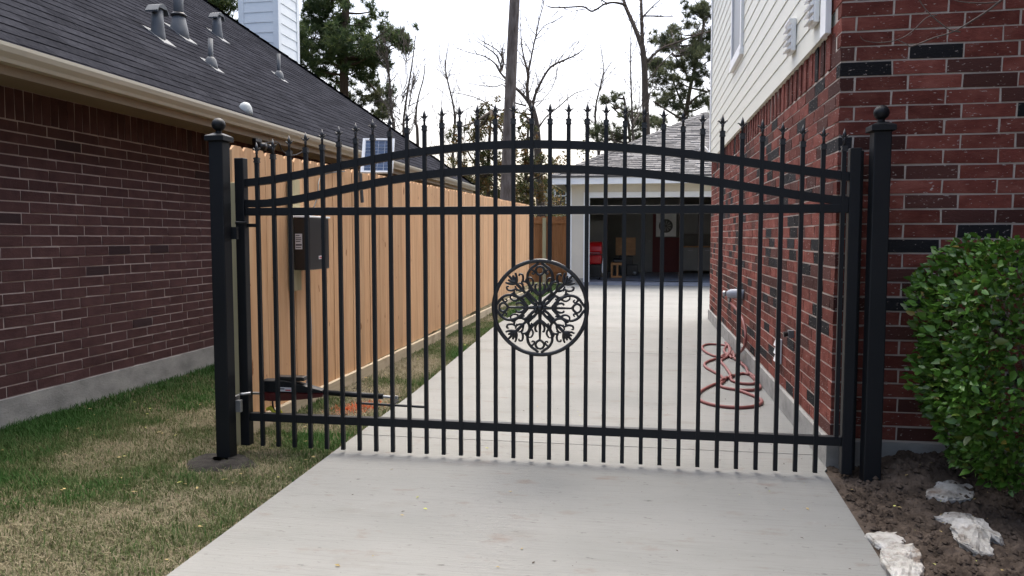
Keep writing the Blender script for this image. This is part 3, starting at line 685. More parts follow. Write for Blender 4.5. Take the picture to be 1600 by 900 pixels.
sb = thing('wooden_crate', 'low open orange wood stool crate on the garage floor beside the grill', 'crate', (-.69, 22.5, .065))
m = MB(); m.box(-.88, -.50, 22.3, 22.7, .43, .50); part('top', m, 'wood', sb, bevel=.005)
for x in (-.88, -.72, -.54): 
    m = MB(); m.box(x, x+.05, 22.31, 22.69, .12, .428); part('side_panel', m, 'wood', sb)
m = MB(); m.box(-.88, -.49, 22.305, 22.695, .07, .118); part('base', m, 'wood', sb)
m = MB(); m.prism([(22.34, .502), (22.34, .58), (22.42, .63), (22.6, .63), (22.66, .56), (22.66, .502)], -.82, -.52, 'x'); tag(part('tool_case', m, 'plastic', bevel=.02), 'black tool case lying on the orange wood crate', 'case')
bd = thing('wooden_board', 'square reddish plywood board on a dark stand at the back of the garage', 'board', (-.5, 24.6, .065))
m = MB(); m.box(-.82, -.20, 24.5, 24.53, .66, 1.22); part('panel', m, 'ply', bd, bevel=.003)
m = MB(); m.box(-.72, -.28, 24.56, 24.9, .07, .64); part('stand', m, 'plastic', bd, bevel=.02); m = MB(); m.box(-.60, -.40, 24.535, 24.6, .642, 1.15); part('bracket', m, 'plastic', bd)
sp_ = thing('speaker', 'black box speaker on the garage floor under the plywood board', 'speaker', (-.30, 23.6, .065))
m = MB(); m.box(-.46, -.12, 23.5, 23.8, .066, .40); part('cabinet', m, 'plastic', sp_, bevel=.015); m = MB(); m.tube([(-.22, 23.497, .15), (-.22, 23.47, .15)], [.06, .045], 14); part('cone', m, 'steel', sp_, smooth=True)
dbd = thing('dartboard', 'round dartboard on a pale backing hung on the garage back wall', 'dartboard', (.76, 25.9, 1.6))
m = MB(); m.box(.45, 1.10, 25.905, 25.946, 1.25, 2.02); part('backing', m, 'white', dbd)
m = MB(); m.tube([(.765, 25.904, 1.6), (.765, 25.87, 1.6)], .225, 32); part('face', m, 'plastic', dbd)
q = MB()
for k in range(10):
    a0 = 2*pi*(2*k)/20; a1 = 2*pi*(2*k+1)/20; q.add([(.765+r*cos(a), 25.868, 1.6+r*sin(a)) for r, a in ((.04,a0), (.17,a0), (.17,a1), (.04,a1))]+[(.765+r*cos(a), 25.869, 1.6+r*sin(a)) for r, a in ((.04,a0), (.17,a0), (.17,a1), (.04,a1))], [(0,1,2,3), (7,6,5,4), (0,4,5,1), (2,6,7,3), (1,5,6,2), (3,7,4,0)])
part('segment', q, 'cab', dbd)
m = MB(); m.tube(catmull([(-1.2, 21.2, .078), (-.9, 20.9, .078), (-.5, 20.8, .078), (0, 20.55, .078), (.7, 20.5, .078), (1.5, 20.6, .078)], 6), .01, 5); tag(part('extension_cord', m, 'plastic'), 'dark cord lying across the garage floor at the door', 'cord')

# neighbour house far behind the fence
nh = thing('neighbor_house', 'cream house with one sash window far behind the back fence', 'house', (-1.5, 39, 0))
m = MB(); m.box(-4.6, 2, 36, 42, -.1, 3.75); part('wall', m, 'cream', nh)
m = MB(); m.add([(-5.0,35.6,3.75),(2.4,35.6,3.75),(2.4,42.4,3.75),(-5.0,42.4,3.75),(-1.9,38.9,5.1),(-.8,38.9,5.1)], [(0,3,2,1),(0,1,5,4),(1,2,5),(2,3,4,5),(3,0,4)]); part('roof', m, 'shingle', nh)
m = MB(); x0, x1, z0, z1 = -4.0, -3.55, 2.62, 3.66
for b in ((x0-.08, x0, z0-.08, z1+.08), (x1, x1+.08, z0-.08, z1+.08)): m.box(b[0], b[1], 35.95, 35.999, b[2], b[3])
m.box(x0, x1, 35.951, 35.999, z0-.08, z0); m.box(x0, x1, 35.951, 35.999, z1, z1+.08); m.box(x0, x1, 35.952, 35.998, 3.12, 3.18); nw = part('window', m, 'white', nh)
m = MB(); m.box(x0, x1, 35.98, 35.99, z0, z1); part('pane', m, 'glass', nw)

# ================================================================== GATE
GP = 4.17; PX = [-2.195+.1*i for i in range(33)]
gate = thing('driveway_gate', 'black wrought iron driveway gate with arched top rails, spear finials and a round scroll medallion', 'gate', (-.595, GP, 0))
ts = [-2.2, -2.0, -1.6, -1.39, -1.2, -1.09, -.6, -.09, .31, .615, .82, 1.01]
top_z = [1.566, 1.594, 1.664, 1.696, 1.722, 1.734, 1.748, 1.719, 1.671, 1.621, 1.586, 1.558]
low_z = [1.440, 1.458, 1.531, 1.564, 1.590, 1.603, 1.618, 1.591, 1.547, 1.490, 1.459, 1.432]
def smooth_curve(xs, zs):
    cs = np.polyfit((np.array(xs)+.6)/1.6, zs, 6); return lambda x: float(np.polyval(cs, (x+.6)/1.6))
topf, lowf = smooth_curve(ts, top_z), smooth_curve(ts, low_z)
def tip(x): return float(np.interp(x, [-2.2, -2.1, -2.0, -1.9, -1.69, -1.49, -1.29, -1.09, -.9, -.7, -.3, -.09, .1, .3, .5, .7, .9, 1.0],
                                      [1.79, 1.808, 1.826, 1.842, 1.872, 1.905, 1.940, 1.962, 1.972, 1.975, 1.964, 1.947, 1.926, 1.898, 1.870, 1.838, 1.808, 1.797]))
XL, XR = -2.272, 1.032
def arch_rail(f):
    m = MB(); n = 48; V = []; F = []
    for i in range(n+1):
        x = XL+(XR-XL)*i/n; z = f(x)
        V += [(x, GP-.019, z-.0215), (x, GP+.019, z-.0215), (x, GP+.019, z+.0215), (x, GP-.019, z+.0215)]
    for i in range(n):
        a = i*4
        for k in range(4): F.append((a+k, a+(k+1) % 4, a+4+(k+1) % 4, a+4+k))
    m.add(V, F+[(0,3,2,1), (n*4, n*4+1, n*4+2, n*4+3)]); return part('arched_rail', m, 'black', gate)
arch_rail(topf); arch_rail(lowf)
for z0, z1 in ((1.371, 1.416), (.164, .212)):
    m = MB(); m.box(XL, XR, GP-.020, GP+.020, z0, z1); part('rail', m, 'black', gate, bevel=.003)
for x0, x1, zt in ((-2.328, -2.272, 1.703), (1.032, 1.086, 1.697)):
    m = MB(); m.box(x0, x1, GP-.030, GP+.026, .018, zt); part('stile', m, 'black', gate, bevel=.004)
# spear finial: neck, two curled barbs and a leaf blade
fm = MB(); fm.lathe((0,0,0), [(.0075, 0), (.006, .018), (.0085, .026), (.006, .034), (.0045, .040)], 8)
bl = [(0, .086), (-.0075, .060), (-.0095, .050), (-.005, .038), (.005, .038), (.0095, .050), (.0075, .060)]
fm.add([(a, -.0025, b) for a, b in bl]+[(a, .0025, b) for a, b in bl]+[(0, -.006, .052), (0, .006, .052)],
       [(i, (i+1) % 7, 14) for i in range(7)]+[((i+1) % 7+7, i+7, 15) for i in range(7)]+[(i, i+7, (i+1) % 7+7, (i+1) % 7) for i in range(7)])
for s in (-1, 1):
    fm.tube([(0, 0, .034), (s*.008, 0, .040), (s*.015, 0, .048), (s*.021, 0, .052), (s*.026, 0, .049)], [.005, .0048, .004, .003, .0012], 6)
FIN, _ = fm.mesh('finial', 'iron', True, origin=(0,0,0))
cm = MB(); cm.box(-.0145, .0145, -.0145, .0145, 0, .008); cm.box(-.0125, .0125, -.0125, .0125, .008, .020); cm.box(-.0145, .0145, -.0145, .0145, .020, .027)
COLR, _ = cm.mesh('collar', 'iron', origin=(0,0,0))
MC = (-.548, .861); MR = .258; hw = .0105
for i, x in enumerate(PX):
    zt = tip(x)-.086; m = MB()
    d = abs(x-MC[0])
    if d < MR-.015:
        g = math.sqrt(MR*MR-d*d)
        m.box(x-hw, x+hw, GP-.0225, GP-.0015, .018, MC[1]-g); part('picket', m, 'black', gate); m = MB(); m.box(x-hw, x+hw, GP-.0225, GP-.0015, MC[1]+g, zt)
    else: m.box(x-hw, x+hw, GP-.0225, GP-.0015, .018 if i < 32 else .215, zt)
    p = part('picket', m, 'black', gate)
    link('collar', COLR, (x, GP-.012, zt-.030), p); link('finial', FIN, (x, GP-.012, zt), p)
# medallion
ring = MB(); pts = [(MC[0]+MR*cos(2*pi*k/72), GP-.014, MC[1]+MR*sin(2*pi*k/72)) for k in range(72)]
ring.tube(pts, .0115, 10, closed=True)
med = part('medallion', ring, 'iron', gate, smooth=True)
def scroll(curves, ang, name='scrollwork'):
    q = MB(); ca, sa = cos(ang), sin(ang)
    for pts, r0, r1 in curves:
        for mir in (1, -1):
            if mir == -1 and all(abs(p[0]) < 1e-6 for p in pts): continue
            cv = catmull([(p[0]*mir, 0, p[1]) for p in pts], 5)
            n = len(cv); rr = [1.5*(r0+(r1-r0)*k/(n-1)) for k in range(n)]
            q.tube([(MC[0]+p.x*ca+p.z*sa, GP-.014+(.004 if mir > 0 else -.001), MC[1]-p.x*sa+p.z*ca) for p in cv], rr, 6)
    return part(name, q, 'iron', med, smooth=True)
axis = [
  ([(0,.0), (0,.06), (0,.12), (0,.175)], .0085, .004),
  ([(0,.075), (.018,.090), (.026,.112), (.022,.130), (.014,.128)], .0062, .0032),           # small side leaves
  ([(.006,.070), (.040,.100), (.064,.140), (.068,.180), (.052,.212), (.026,.232), (.008,.246)], .0062, .0050),   # outer ogive
  ([(.066,.165), (.078,.150), (.074,.138), (.064,.142)], .0045, .0028),
  ([(.052,.212), (.038,.205), (.030,.192), (.038,.184), (.046,.192)], .0046, .0026),
  ([(0,.178), (.016,.188), (.024,.206), (.014,.222), (.0,.226)], .0052, .0044),
  ([(.010,.018), (.030,.045), (.052,.066), (.064,.084), (.058,.098), (.046,.094), (.048,.084)], .0066, .0032),   # heart scrolls at the hub
]
diag = [
  ([(0,.060), (0,.10), (0,.150), (0,.200)], .0042, .0072),
  ([(0,.105), (.026,.110), (.044,.128), (.046,.152), (.032,.170), (.022,.164), (.026,.154)], .0060, .0032),
  ([(0,.130), (.014,.145), (.020,.165), (.012,.180)], .0050, .0030),
  ([(.040,.120), (.060,.118), (.076,.130), (.080,.150), (.070,.160)], .0050, .0028),
  ([(0,.190), (.016,.200), (.030,.216), (.038,.232)], .0075, .0035),
  ([(0,.195), (.010,.212), (.018,.232)], .0078, .0040),
  ([(0,.195), (0,.215), (0,.246)], .0078, .0045),
  ([(.030,.168), (.046,.178), (.058,.196), (.050,.210), (.040,.204)], .0052, .0030),
]
for k in range(4): scroll(axis, k*pi/2); scroll(diag, k*pi/2+pi/4)
m = MB(); m.tube([(MC[0], GP-.030, MC[1]), (MC[0], GP-.022, MC[1]), (MC[0], GP-.002, MC[1])], [.006, .018, .020], 14); part('boss', m, 'iron', med, smooth=True)
# hinges between the left post and the stile
for z, lab in ((1.31, None), (.315, 'zinc plated lower hinge')):
    m = MB(); m.box(-2.300, -2.268, 4.042, 4.066, z-.075, z-.005); h = part('hinge', m, 'black' if lab is None else 'steel', gate, label=lab, bevel=.002)
    m = MB(); m.tube([(-2.30, 4.09, z+.02), (-2.28, 4.10, z+.02), (-2.26, 4.125, z+.02), (-2.25, 4.13, z+.02)], .008, 8); part('hinge_pin', m, 'black' if lab is None else 'steel', h, smooth=True)
m = MB(); m.box(-2.271, -2.205, GP+.0, GP+.02, 1.305, 1.325); part('latch_bar', m, 'black', gate)

# ------------------------------------------------------------------ gate posts
def gate_post(x0, y0, ztop, label, s=.083):
    t = thing('gate_post', label, 'post', (x0+s/2, y0+s/2, 0), 'gate posts')
    m = MB(); m.box(x0, x0+s, y0, y0+s, -.35, ztop-.03); part('shaft', m, 'black', t, bevel=.005)
    c = (x0+s/2, y0+s/2, ztop-.032); h = s/2+.016
    m = MB(); m.box(c[0]-h, c[0]+h, c[1]-h, c[1]+h, c[2], c[2]+.028)
    m.add([(c[0]-h, c[1]-h, c[2]+.0285), (c[0]+h, c[1]-h, c[2]+.0285), (c[0]+h, c[1]+h, c[2]+.0285), (c[0]-h, c[1]+h, c[2]+.0285), (c[0]-.022, c[1]-.022, c[2]+.046), (c[0]+.022, c[1]-.022, c[2]+.046), (c[0]+.022, c[1]+.022, c[2]+.046), (c[0]-.022, c[1]+.022, c[2]+.046)],
          [(0,1,5,4), (1,2,6,5), (2,3,7,6), (3,0,4,7), (4,5,6,7)]); part('post_cap', m, 'black', t, bevel=.003)
    m = MB(); r = .037; m.lathe((c[0], c[1], c[2]+.042), [(.022, 0), (.016, .012), (.017, .020)]+[(r*sin(a), .020+r*.85-r*cos(a)) for a in np.linspace(.55, pi-.02, 14)], 22); part('ball', m, 'black', t, smooth=True)
gate_post(-2.383, 3.968, 1.812, 'square black steel gate post with ball cap, on the grass at the hinge side')
gate_post(1.118, 4.055, 1.800, 'square black steel gate post with ball cap, at the red brick corner')
m = MB(); m.box(1.062, 1.117, 4.215, 4.325, .02, 1.69); tag(part('latch_post', m, 'black', bevel=.004), 'slim black latch post hidden between gate and brick corner', 'post')
m = MB(); rim = [(r*(1+.35*(float(vnoise(np.array(cos(a)*1.5+9), np.array(sin(a)*1.5+9), 1.6, 61))-.5)), a) for r in (.04, .09, .14, .18) for a in np.linspace(0, 2*pi, 30)[:-1]]
m.add([(-2.35+r*1.25*cos(a), 3.95+r*.85*sin(a), -.006-.35*r*r+random.uniform(-.003, .003)-(.02 if i >= 87 else 0)) for i, (r, a) in enumerate(rim)],
      [(j*29+i, j*29+(i+1) % 29, (j+1)*29+(i+1) % 29, (j+1)*29+i) for j in range(3) for i in range(29)]+[tuple(range(29))])
struct('trodden_soil', m, 'dark_soil', smooth=True)

# ------------------------------------------------------------------ gate opener arm
op = thing('gate_opener', 'black and dark red swing gate opener arm low behind the left pickets', 'gate opener', (-2.05, 4.30, .3))
oy = 4.30
def body(z0, z1, tap, mtl, nm, a=-2.245, b=-1.87, w0=.045):
    m = MB(); V = []; n = 8
    for i in range(n+1):
        t = i/n; x = a+(b-a)*t; top = z1(t); bot = z0(t); ww = w0*(1-.45*t)*(.7 if i == 0 else 1)
        V += [(x, oy-ww, bot), (x, oy-ww, top-.006), (x, oy-ww*.6, top), (x, oy+ww*.6, top), (x, oy+ww, top-.006), (x, oy+ww, bot)]
    F = []
    for i in range(n):
        for k in range(6): F.append((i*6+k, i*6+(k+1) % 6, (i+1)*6+(k+1) % 6, (i+1)*6+k))
    m.add(V, F+[tuple(range(5, -1, -1)), tuple(n*6+k for k in range(6))]); return part(nm, m, mtl, op, smooth=False)
body(lambda t: .318+.002*t, lambda t: .392-.012*abs(t-.3)-.046*max(0, t-.40)/.60, 1, 'black', 'housing_top')
body(lambda t: .262+.034*t*t, lambda t: .3175, 1, 'maroon', 'housing_bottom')
m = MB(); m.box(-2.17, -1.985, oy-.03, oy+.03, .386, .412); part('cover', m, 'plastic', op, bevel=.006)
hb = bpy.data.objects['housing_top']
m = MB(); m.box(-2.135, -2.055, oy-.0475, oy-.0462, .325, .350); lb = part('label', m, 'sticker', op); m = MB(); m.box(-2.094, -2.060, oy-.0487, oy-.0477, .330, .337); part('stripe', m, 'redink', lb)
m = MB(); m.box(-2.130, -2.100, oy-.0487, oy-.0477, .338, .344); part('stripe', m, 'ink', lb)
m = MB(); m.tube([(-1.875, oy, .318), (-1.50, oy, .306)], .0165, 12); part('arm_tube', m, 'black', op, smooth=True)
m = MB(); m.tube([(-1.50, oy, .306), (-1.43, oy, .303)], .008, 10); m.box(-1.435, -1.41, oy-.008, oy+.008, .294, .313); part('piston_rod', m, 'steel', op, smooth=False)
m = MB(); m.tube([(-1.62, GP+.012, .288), (-1.20, GP+.012, .280)], .0075, 8); part('gate_bracket', m, 'black', op)
m = MB(); m.box(-1.43, -1.405, GP+.004, oy+.01, .276, .287); part('pivot', m, 'black', op)
m = MB(); m.box(-2.36, -2.24, oy-.012, oy+.012, .292, .304); m.box(-2.37, -2.345, 4.052, oy+.012, .285, .311); part('post_bracket', m, 'steel', op)
m = MB(); m.tube(catmull([(-2.20, oy, .275), (-2.20, oy, .22), (-2.18, oy+.01, .15), (-2.17, oy, .06), (-2.18, oy, -.02)], 5), .006, 6); part('cable', m, 'plastic', op, smooth=True)
m = MB(); m.tube([(-2.24, 4.31, .20), (-2.21, 4.29, .215), (-2.19, 4.29, .185), (-2.16, 4.30, .20), (-2.145, 4.31, .17)], [.012, .014, .009, .014, .010], 6); tag(part('yellow_tag', m, 'yellow'), 'bright yellow tag tied to the opener cable', 'tag')

# ------------------------------------------------------------------ control box, backing board and solar panel on the fence
m = MB(); m.box(-2.489, -2.455, 5.14, 5.28, .86, 1.66); tag(part('backing_board', m, 'treated', bevel=.003), 'pale treated board fixed upright on the fence behind the control box', 'board')
cb = thing('control_box', 'black gate control box with white stickers on the cedar fence', 'control box', (-2.39, 5.3, 1.0))
m = MB(); m.box(-2.453, -2.33, 5.15, 5.50, 1.01, 1.385); part('case', m, 'plastic', cb, bevel=.008)
m = MB(); m.box(-2.437, -2.385, 5.1475, 5.1492, 1.16, 1.27); lb = part('label', m, 'sticker', cb)
for z, a in ((1.255, .03), (1.238, .042), (1.225, .042), (1.212, .036), (1.185, .045), (1.170, .04)):
    m = MB(); m.box(-2.433, -2.433+a, 5.1462, 5.1472, z, z+(.006 if z != 1.185 else .012)); part('print', m, 'ink', lb)
m = MB(); m.box(-2.3292, -2.3275, 5.30, 5.40, 1.085, 1.11); lb = part('label', m, 'sticker', cb); m = MB(); m.box(-2.3272, -2.3262, 5.31, 5.39, 1.093, 1.102); part('print', m, 'redink', lb)
m = MB(); m.box(-2.452, -2.322, 5.142, 5.508, 1.3855, 1.398); part('lid', m, 'alu', cb, bevel=.003)
m = MB(); m.tube(catmull([(-2.42, 5.3, 1.01), (-2.42, 5.32, .8), (-2.43, 5.36, .5), (-2.44, 5.33, .25), (-2.44, 5.3, .08)], 5), .011, 8); part('conduit', m, 'pvc', cb, smooth=True)
m = MB(); m.tube(catmull([(-2.40, 5.33, 1.395), (-2.42, 5.5, 1.55), (-2.47, 5.7, 1.72), (-2.48, 6.2, 1.80)], 5), .005, 6); part('cable', m, 'plastic', cb, smooth=True)
spn = thing('solar_panel', 'small white framed solar panel on a pole above the fence', 'solar panel', (-2.40, 6.35, 1.8))
A = Vector((-2.34, 6.20, 1.788)); ux = Vector((.262, .06, 0)); uz = Vector((-.022, .13, .298)); nn = ux.cross(uz).normalized()
def pan(u0, u1, v0, v1, t0, t1):
    q = MB(); q.add([A+ux*u+uz*v+nn*t for t in (t0, t1) for v in (v0, v1) for u in (u0, u1)], [(0,2,3,1), (4,5,7,6), (0,1,5,4), (2,6,7,3), (0,4,6,2), (1,3,7,5)]); return q
q = pan(0, 1, 0, .045, -.018, .006)
for b in ((0, 1, .955, 1), (0, .085, .0455, .9545), (.915, 1, .0455, .9545)):
    r = pan(*b, -.018, .006); q.add(r.v, r.f)
part('frame', q, 'alu', spn)
part('backsheet', pan(.08, .92, .04, .96, -.012, -.003), 'alu', spn)
for i in range(9):
    for j in range(4): part('cell', pan(.10+.2025*j, .10+.2025*j+.1935, .062+.0985*i, .062+.0985*i+.088, -.0028, -.001), 'cell', spn)
m = MB(); m.tube([(-2.44, 6.50, 1.55), (-2.44, 6.46, 1.80), (-2.36, 6.36, 1.92)], .016, 8); part('pole', m, 'vent', spn)

# ------------------------------------------------------------------ hose, tap, outlet on the red brick side wall
HP = [(.895,8.10,.58),(.925,7.75,.53),(.945,7.50,.47),(.955,7.38,.385),(.958,7.33,.30),(.960,7.46,.21),(.960,7.75,.12),(.950,8.10,.04)]+[(0.975,8.512,0.0125),(0.931,8.253,0.0125),(0.811,8.058,0.0125),(0.684,7.844,0.0125),(0.615,7.636,0.0125),(0.611,7.416,0.0125),(0.657,7.205,0.0125),(0.705,6.978,0.0125),(0.71,6.768,0.0125),(0.656,6.56,0.0125),(0.684,6.436,0.0125),(0.801,6.364,0.0125),(0.93,6.403,0.0125),(0.975,6.533,0.0125),(0.975,6.731,0.0125),(0.975,6.876,0.0125),(0.967,7.154,0.0125),(0.971,7.533,0.0125),(0.949,7.888,0.0125),(0.899,8.139,0.0125),(0.892,8.56,0.0125),(0.966,9.009,0.0125),(0.975,9.224,0.0125),(0.975,8.859,0.0125),(0.903,8.276,0.0125),(0.777,8.118,0.0125),(0.69,8.409,0.0125),(0.678,8.799,0.0125),(0.763,9.04,0.0125),(0.926,9.002,0.0125),(0.975,8.763,0.0125),(0.906,8.208,0.0125),(0.792,7.862,0.0125),(0.795,7.481,0.0125),(0.796,7.074,0.0125),(0.777,6.779,0.0125),(0.852,6.646,0.0125),(0.968,6.666,0.0125),(0.975,6.823,0.0125),(0.975,7.011,0.0125),(0.914,7.145,0.0125),(0.768,6.92,0.0125),(0.677,6.689,0.0125),(0.579,6.512,0.0125),(0.47,6.228,0.0125),(0.441,5.963,0.0125),(0.49,5.807,0.0125),(0.596,5.716,0.0125),(0.735,5.707,0.0125),(0.844,5.792,0.0125),(0.897,5.911,0.0125),(0.896,6.054,0.0125),(0.831,6.233,0.0125),(0.769,6.359,0.0125)]
hs = MB(); cv = catmull(HP, 6); zz = [p.z for p in cv]
for i, p in enumerate(cv):                              # the hose rides over itself where it crosses
    if i > 40:
        lift = 0
        for k in range(0, i-10, 2):
            if (cv[k].x-p.x)**2+(cv[k].y-p.y)**2 < .0009: lift = .016
        zz[i] = .0125+lift
cv = [Vector((p.x, p.y, z)) for p, z in zip(cv, zz)]
hs.tube(cv, .0135, 8); tag(part('garden_hose', hs, 'hose', smooth=True), 'dusty red garden hose coiled loosely on the driveway by the brick wall', 'hose')
fc = thing('garden_tap', 'wall tap in a grey insulating sleeve with the red hose attached', 'tap', (1.0, 8.1, .65))
m = MB(); m.tube([(1.025, 8.02, .665), (.96, 8.05, .672), (.90, 8.09, .668), (.875, 8.11, .66)], [.05, .05, .046, .036], 14); part('sleeve', m, 'pvc', fc, smooth=True)
m = MB(); m.tube([(.885, 8.10, .655), (.885, 8.10, .62), (.895, 8.10, .575)], [.018, .022, .016], 10); part('spout', m, 'steel', fc, smooth=True)
m = MB(); m.tube([(.85, 8.11, .668), (.83, 8.12, .668)], [.03, .03], 10); part('handle', m, 'steel', fc)
ob = thing('outlet_box', 'white louvered weatherproof outlet cover low on the red brick side wall', 'outlet', (1.0, 5.88, .33))
m = MB(); m.box(.988, 1.0185, 5.83, 5.94, .315, .50); part('cover', m, 'outlet', ob, bevel=.006)
for q in range(3):
    m = MB(); z = .325+q*.057; m.prism([(.9875, z), (.974, z+.005), (.9875, z+.048)], 5.838, 5.932, 'y'); part('louver', m, 'outlet', ob)
m = MB(); m.box(.985, 1.0185, 5.40, 5.46, .565, .615); bo = part('hose_bib', m, 'steel'); tag(bo, 'small dark capped pipe stub on the brick above the white outlet', 'pipe stub'); bo.data.materials[0] = MT['vent']
m2 = MB(); m2.tube([(.984, 5.43, .59), (.955, 5.43, .585)], [.016, .02], 10); part('cap', m2, 'plastic', bo)

# ------------------------------------------------------------------ rocks
def rock(name, pts, h, label, seed, sink=.45, rough_=.10):
    """irregular slab over an outline, chipped by random planes"""
    r = random.Random(seed); bm = bmesh.new(); cx = sum(p[0] for p in pts)/len(pts); cy = sum(p[1] for p in pts)/len(pts)
    z = float(soil_z(np.array(cx), np.array(cy)))-h*sink
    n = len(pts); rings = []
    for t, sc in ((0, .90), (.40, 1.0), (.80, 1.0), (1.0, .93)):
        rings.append([bm.verts.new((cx+(p[0]-cx)*sc*(1+r.uniform(-.03, .03)), cy+(p[1]-cy)*sc*(1+r.uniform(-.03, .03)), z+h*.85*t*(p[2] if len(p) > 2 else 1)+r.uniform(-.06, .06)*h)) for p in pts])
    for a, b in zip(rings[:-1], rings[1:]):
        for i in range(n): bm.faces.new((a[i], a[(i+1) % n], b[(i+1) % n], b[i]))
    c = bm.verts.new((cx, cy, z+h*.98)); 
    for i in range(n): bm.faces.new((rings[-1][i], rings[-1][(i+1) % n], c))
    bm.faces.new(list(reversed(rings[0])))
    bmesh.ops.triangulate(bm, faces=bm.faces[:]); bmesh.ops.subdivide_edges(bm, edges=bm.edges[:], cuts=5, use_grid_fill=True)
    bmesh.ops.recalc_face_normals(bm, faces=bm.faces[:]); bm.normal_update()
    for v in bm.verts:
        f = fnoise(np.array(v.co.x*1.0+v.co.z*.7), np.array(v.co.y+v.co.z*.6), 22, seed); g2 = fnoise(np.array(v.co.x+v.co.z), np.array(v.co.y-v.co.z), 70, seed+5)
        g3 = abs(float(fnoise(np.array(v.co.x*.8+v.co.z), np.array(v.co.y*1.2-v.co.z*.5), 34, seed+9))-.5)
        v.co += v.normal*(float(f-.5)*.034+float(g2-.5)*.018-g3*.03)*min(1, h*9)
    me = bpy.data.meshes.new(name); bm.to_mesh(me); bm.free(); me.materials.append(MT['rock'])
    me.transform(Matrix.Translation((-cx, -cy, -z))); o = bpy.data.objects.new(name, me); COL.objects.link(o); o.location = (cx, cy, z)
    return tag(o, label, 'rock', 'limestone rocks in the soil bed')
rock('rock', [(1.292,3.433,0.90), (1.359,3.519,1.00), (1.418,3.655,0.80), (1.441,3.579,1.00), (1.457,3.461,1.00), (1.470,3.350,0.80), (1.427,3.290,0.90), (1.404,3.312,1.00), (1.372,3.191,0.70), (1.303,3.167,0.90), (1.265,3.249,1.00)], 0.11, 'largest white limestone rock, notched, below the shrub', 1)
rock('rock', [(1.296,3.626,0.90), (1.385,3.675,1.00), (1.471,3.656,1.00), (1.462,3.606,1.00), (1.381,3.522,1.00), (1.340,3.531,0.80), (1.326,3.583,0.90)], 0.045, 'thin flaky pale stone half buried behind the largest rock', 2)
rock('rock', [(1.363,3.920,0.80), (1.441,4.011,1.00), (1.555,4.021,1.00), (1.611,3.972,0.90), (1.539,3.830,0.70), (1.407,3.772,0.70), (1.339,3.814,0.80)], 0.075, 'low flat grey limestone under the shrub edge', 3)
rock('rock', [(0.933,3.336,1.00), (1.024,3.366,1.00), (1.102,3.350,1.00), (1.089,3.286,0.90), (1.026,3.209,0.90), (0.977,3.149,0.80), (0.944,3.234,0.90)], 0.05, 'soil stained flat limestone at the edge of the driveway', 4)
rock('rock', [(0.919,3.102,1.00), (0.985,3.176,1.00), (1.070,3.197,1.00), (1.069,3.103,1.00), (1.039,2.959,0.90), (0.997,2.872,0.90), (0.901,2.805,0.90), (0.905,2.937,1.00)], 0.075, 'bright white slab like limestone nearest the camera at the driveway edge', 5)

# ------------------------------------------------------------------ shrub
sh = thing('shrub', 'dense clipped green broadleaf shrub against the red brick front wall', 'shrub', (1.78, 3.80, 0))
q = MB(); q.add([(0,0,0), (.24,.30,.05), (.62,.24,.09), (1,0,.02), (.62,-.24,.09), (.24,-.30,.05), (.5,0,0)], [(0,6,1), (1,6,2), (2,6,3), (3,6,4), (4,6,5), (5,6,0)])
LV = []
bx, by = 1.915, 3.82
def shrub_pt():
    while True:
        t = random.random(); z = .15+1.06*t
        e = 2.6 + (0 if t > .4 else 0)
        wv = (.60 if t > .35 else .40+.20*t/.35)*(1-.30*max(0, (t-.80)/.20)**2); dv = .40*(1 if t > .25 else .7+.3*t/.25)*(1-.35*max(0, (t-.80)/.20)**2)
        a = random.uniform(0, 2*pi); r = random.random()**.17
        c, s = cos(a), sin(a); x = abs(c)**(2/4.6)*math.copysign(1, c)*wv*r; y = abs(s)**(2/4.6)*math.copysign(1, s)*dv*r
        bump_ = 1+.07*(vnoise(np.array(a*1.3+5), np.array(z*3.2), 1.7, 51)-.5)*2
        x *= float(bump_); y *= float(bump_)
        if t > .93 and random.random() < .5: z += random.uniform(0, .05)
        return Vector((bx+x, by+y, z)), Vector((c, s*1.1, .25+(t-.3)*.9)).normalized(), r
for k in range(12500):
    p, nrm_, r = shrub_pt()
    d = (nrm_+Vector((random.gauss(0, .55), random.gauss(0, .55), random.gauss(0, .45)-.25))).normalized()
    side = d.cross(nrm_+Vector((random.gauss(0,.4), random.gauss(0,.4), random.gauss(0,.4)))); side = side.normalized() if side.length > .01 else d.orthogonal().normalized()
    up_ = side.cross(d).normalized(); 
    if up_.dot(nrm_) < 0: up_ = -up_; side = -side
    s = random.choice([1, 1, 1.3, .8])*random.uniform(.026, .043)
    LV.append((p, d, side, up_, s))
LM, _ = q.mesh('leaf', 'shrub_leaf', True, origin=(0,0,0))
order = sorted(range(len(LV)), key=lambda i: (LV[i][0]-CAMLOC).length if seen_size(LV[i][0]) else 99); topl = set(order[:300])
big = MB()
for i, (p, d, side, up_, s) in enumerate(LV):
    M3 = Matrix((d*s, side*s*1.0, up_*s)).transposed()
    if i in topl:
        o = link('leaf', LM, p, sh); o.rotation_mode = 'QUATERNION'; o.rotation_quaternion = Matrix((d, side, up_)).transposed().to_quaternion(); o.scale = (s, s, s)
    else: big.add([p+M3 @ Vector(v) for v in q.v], q.f)
part('foliage', big, 'shrub_leaf', sh, smooth=True, kind='stuff')
stm = MB()
for k in range(26):
    a = random.uniform(0, 6.28); rr = random.uniform(.2, .85); e_ = Vector((bx+cos(a)*.5*rr, by+sin(a)*.34*rr, random.uniform(.5, 1.15)))
    b_ = Vector((bx+random.uniform(-.10, .10), by+random.uniform(-.07, .07), -.02)); stm.tube([b_, b_.lerp(e_, .45)+Vector((0,0,.08)), e_], [.012, .008, .003], 5)
part('stem', stm, 'bark_oak', sh)

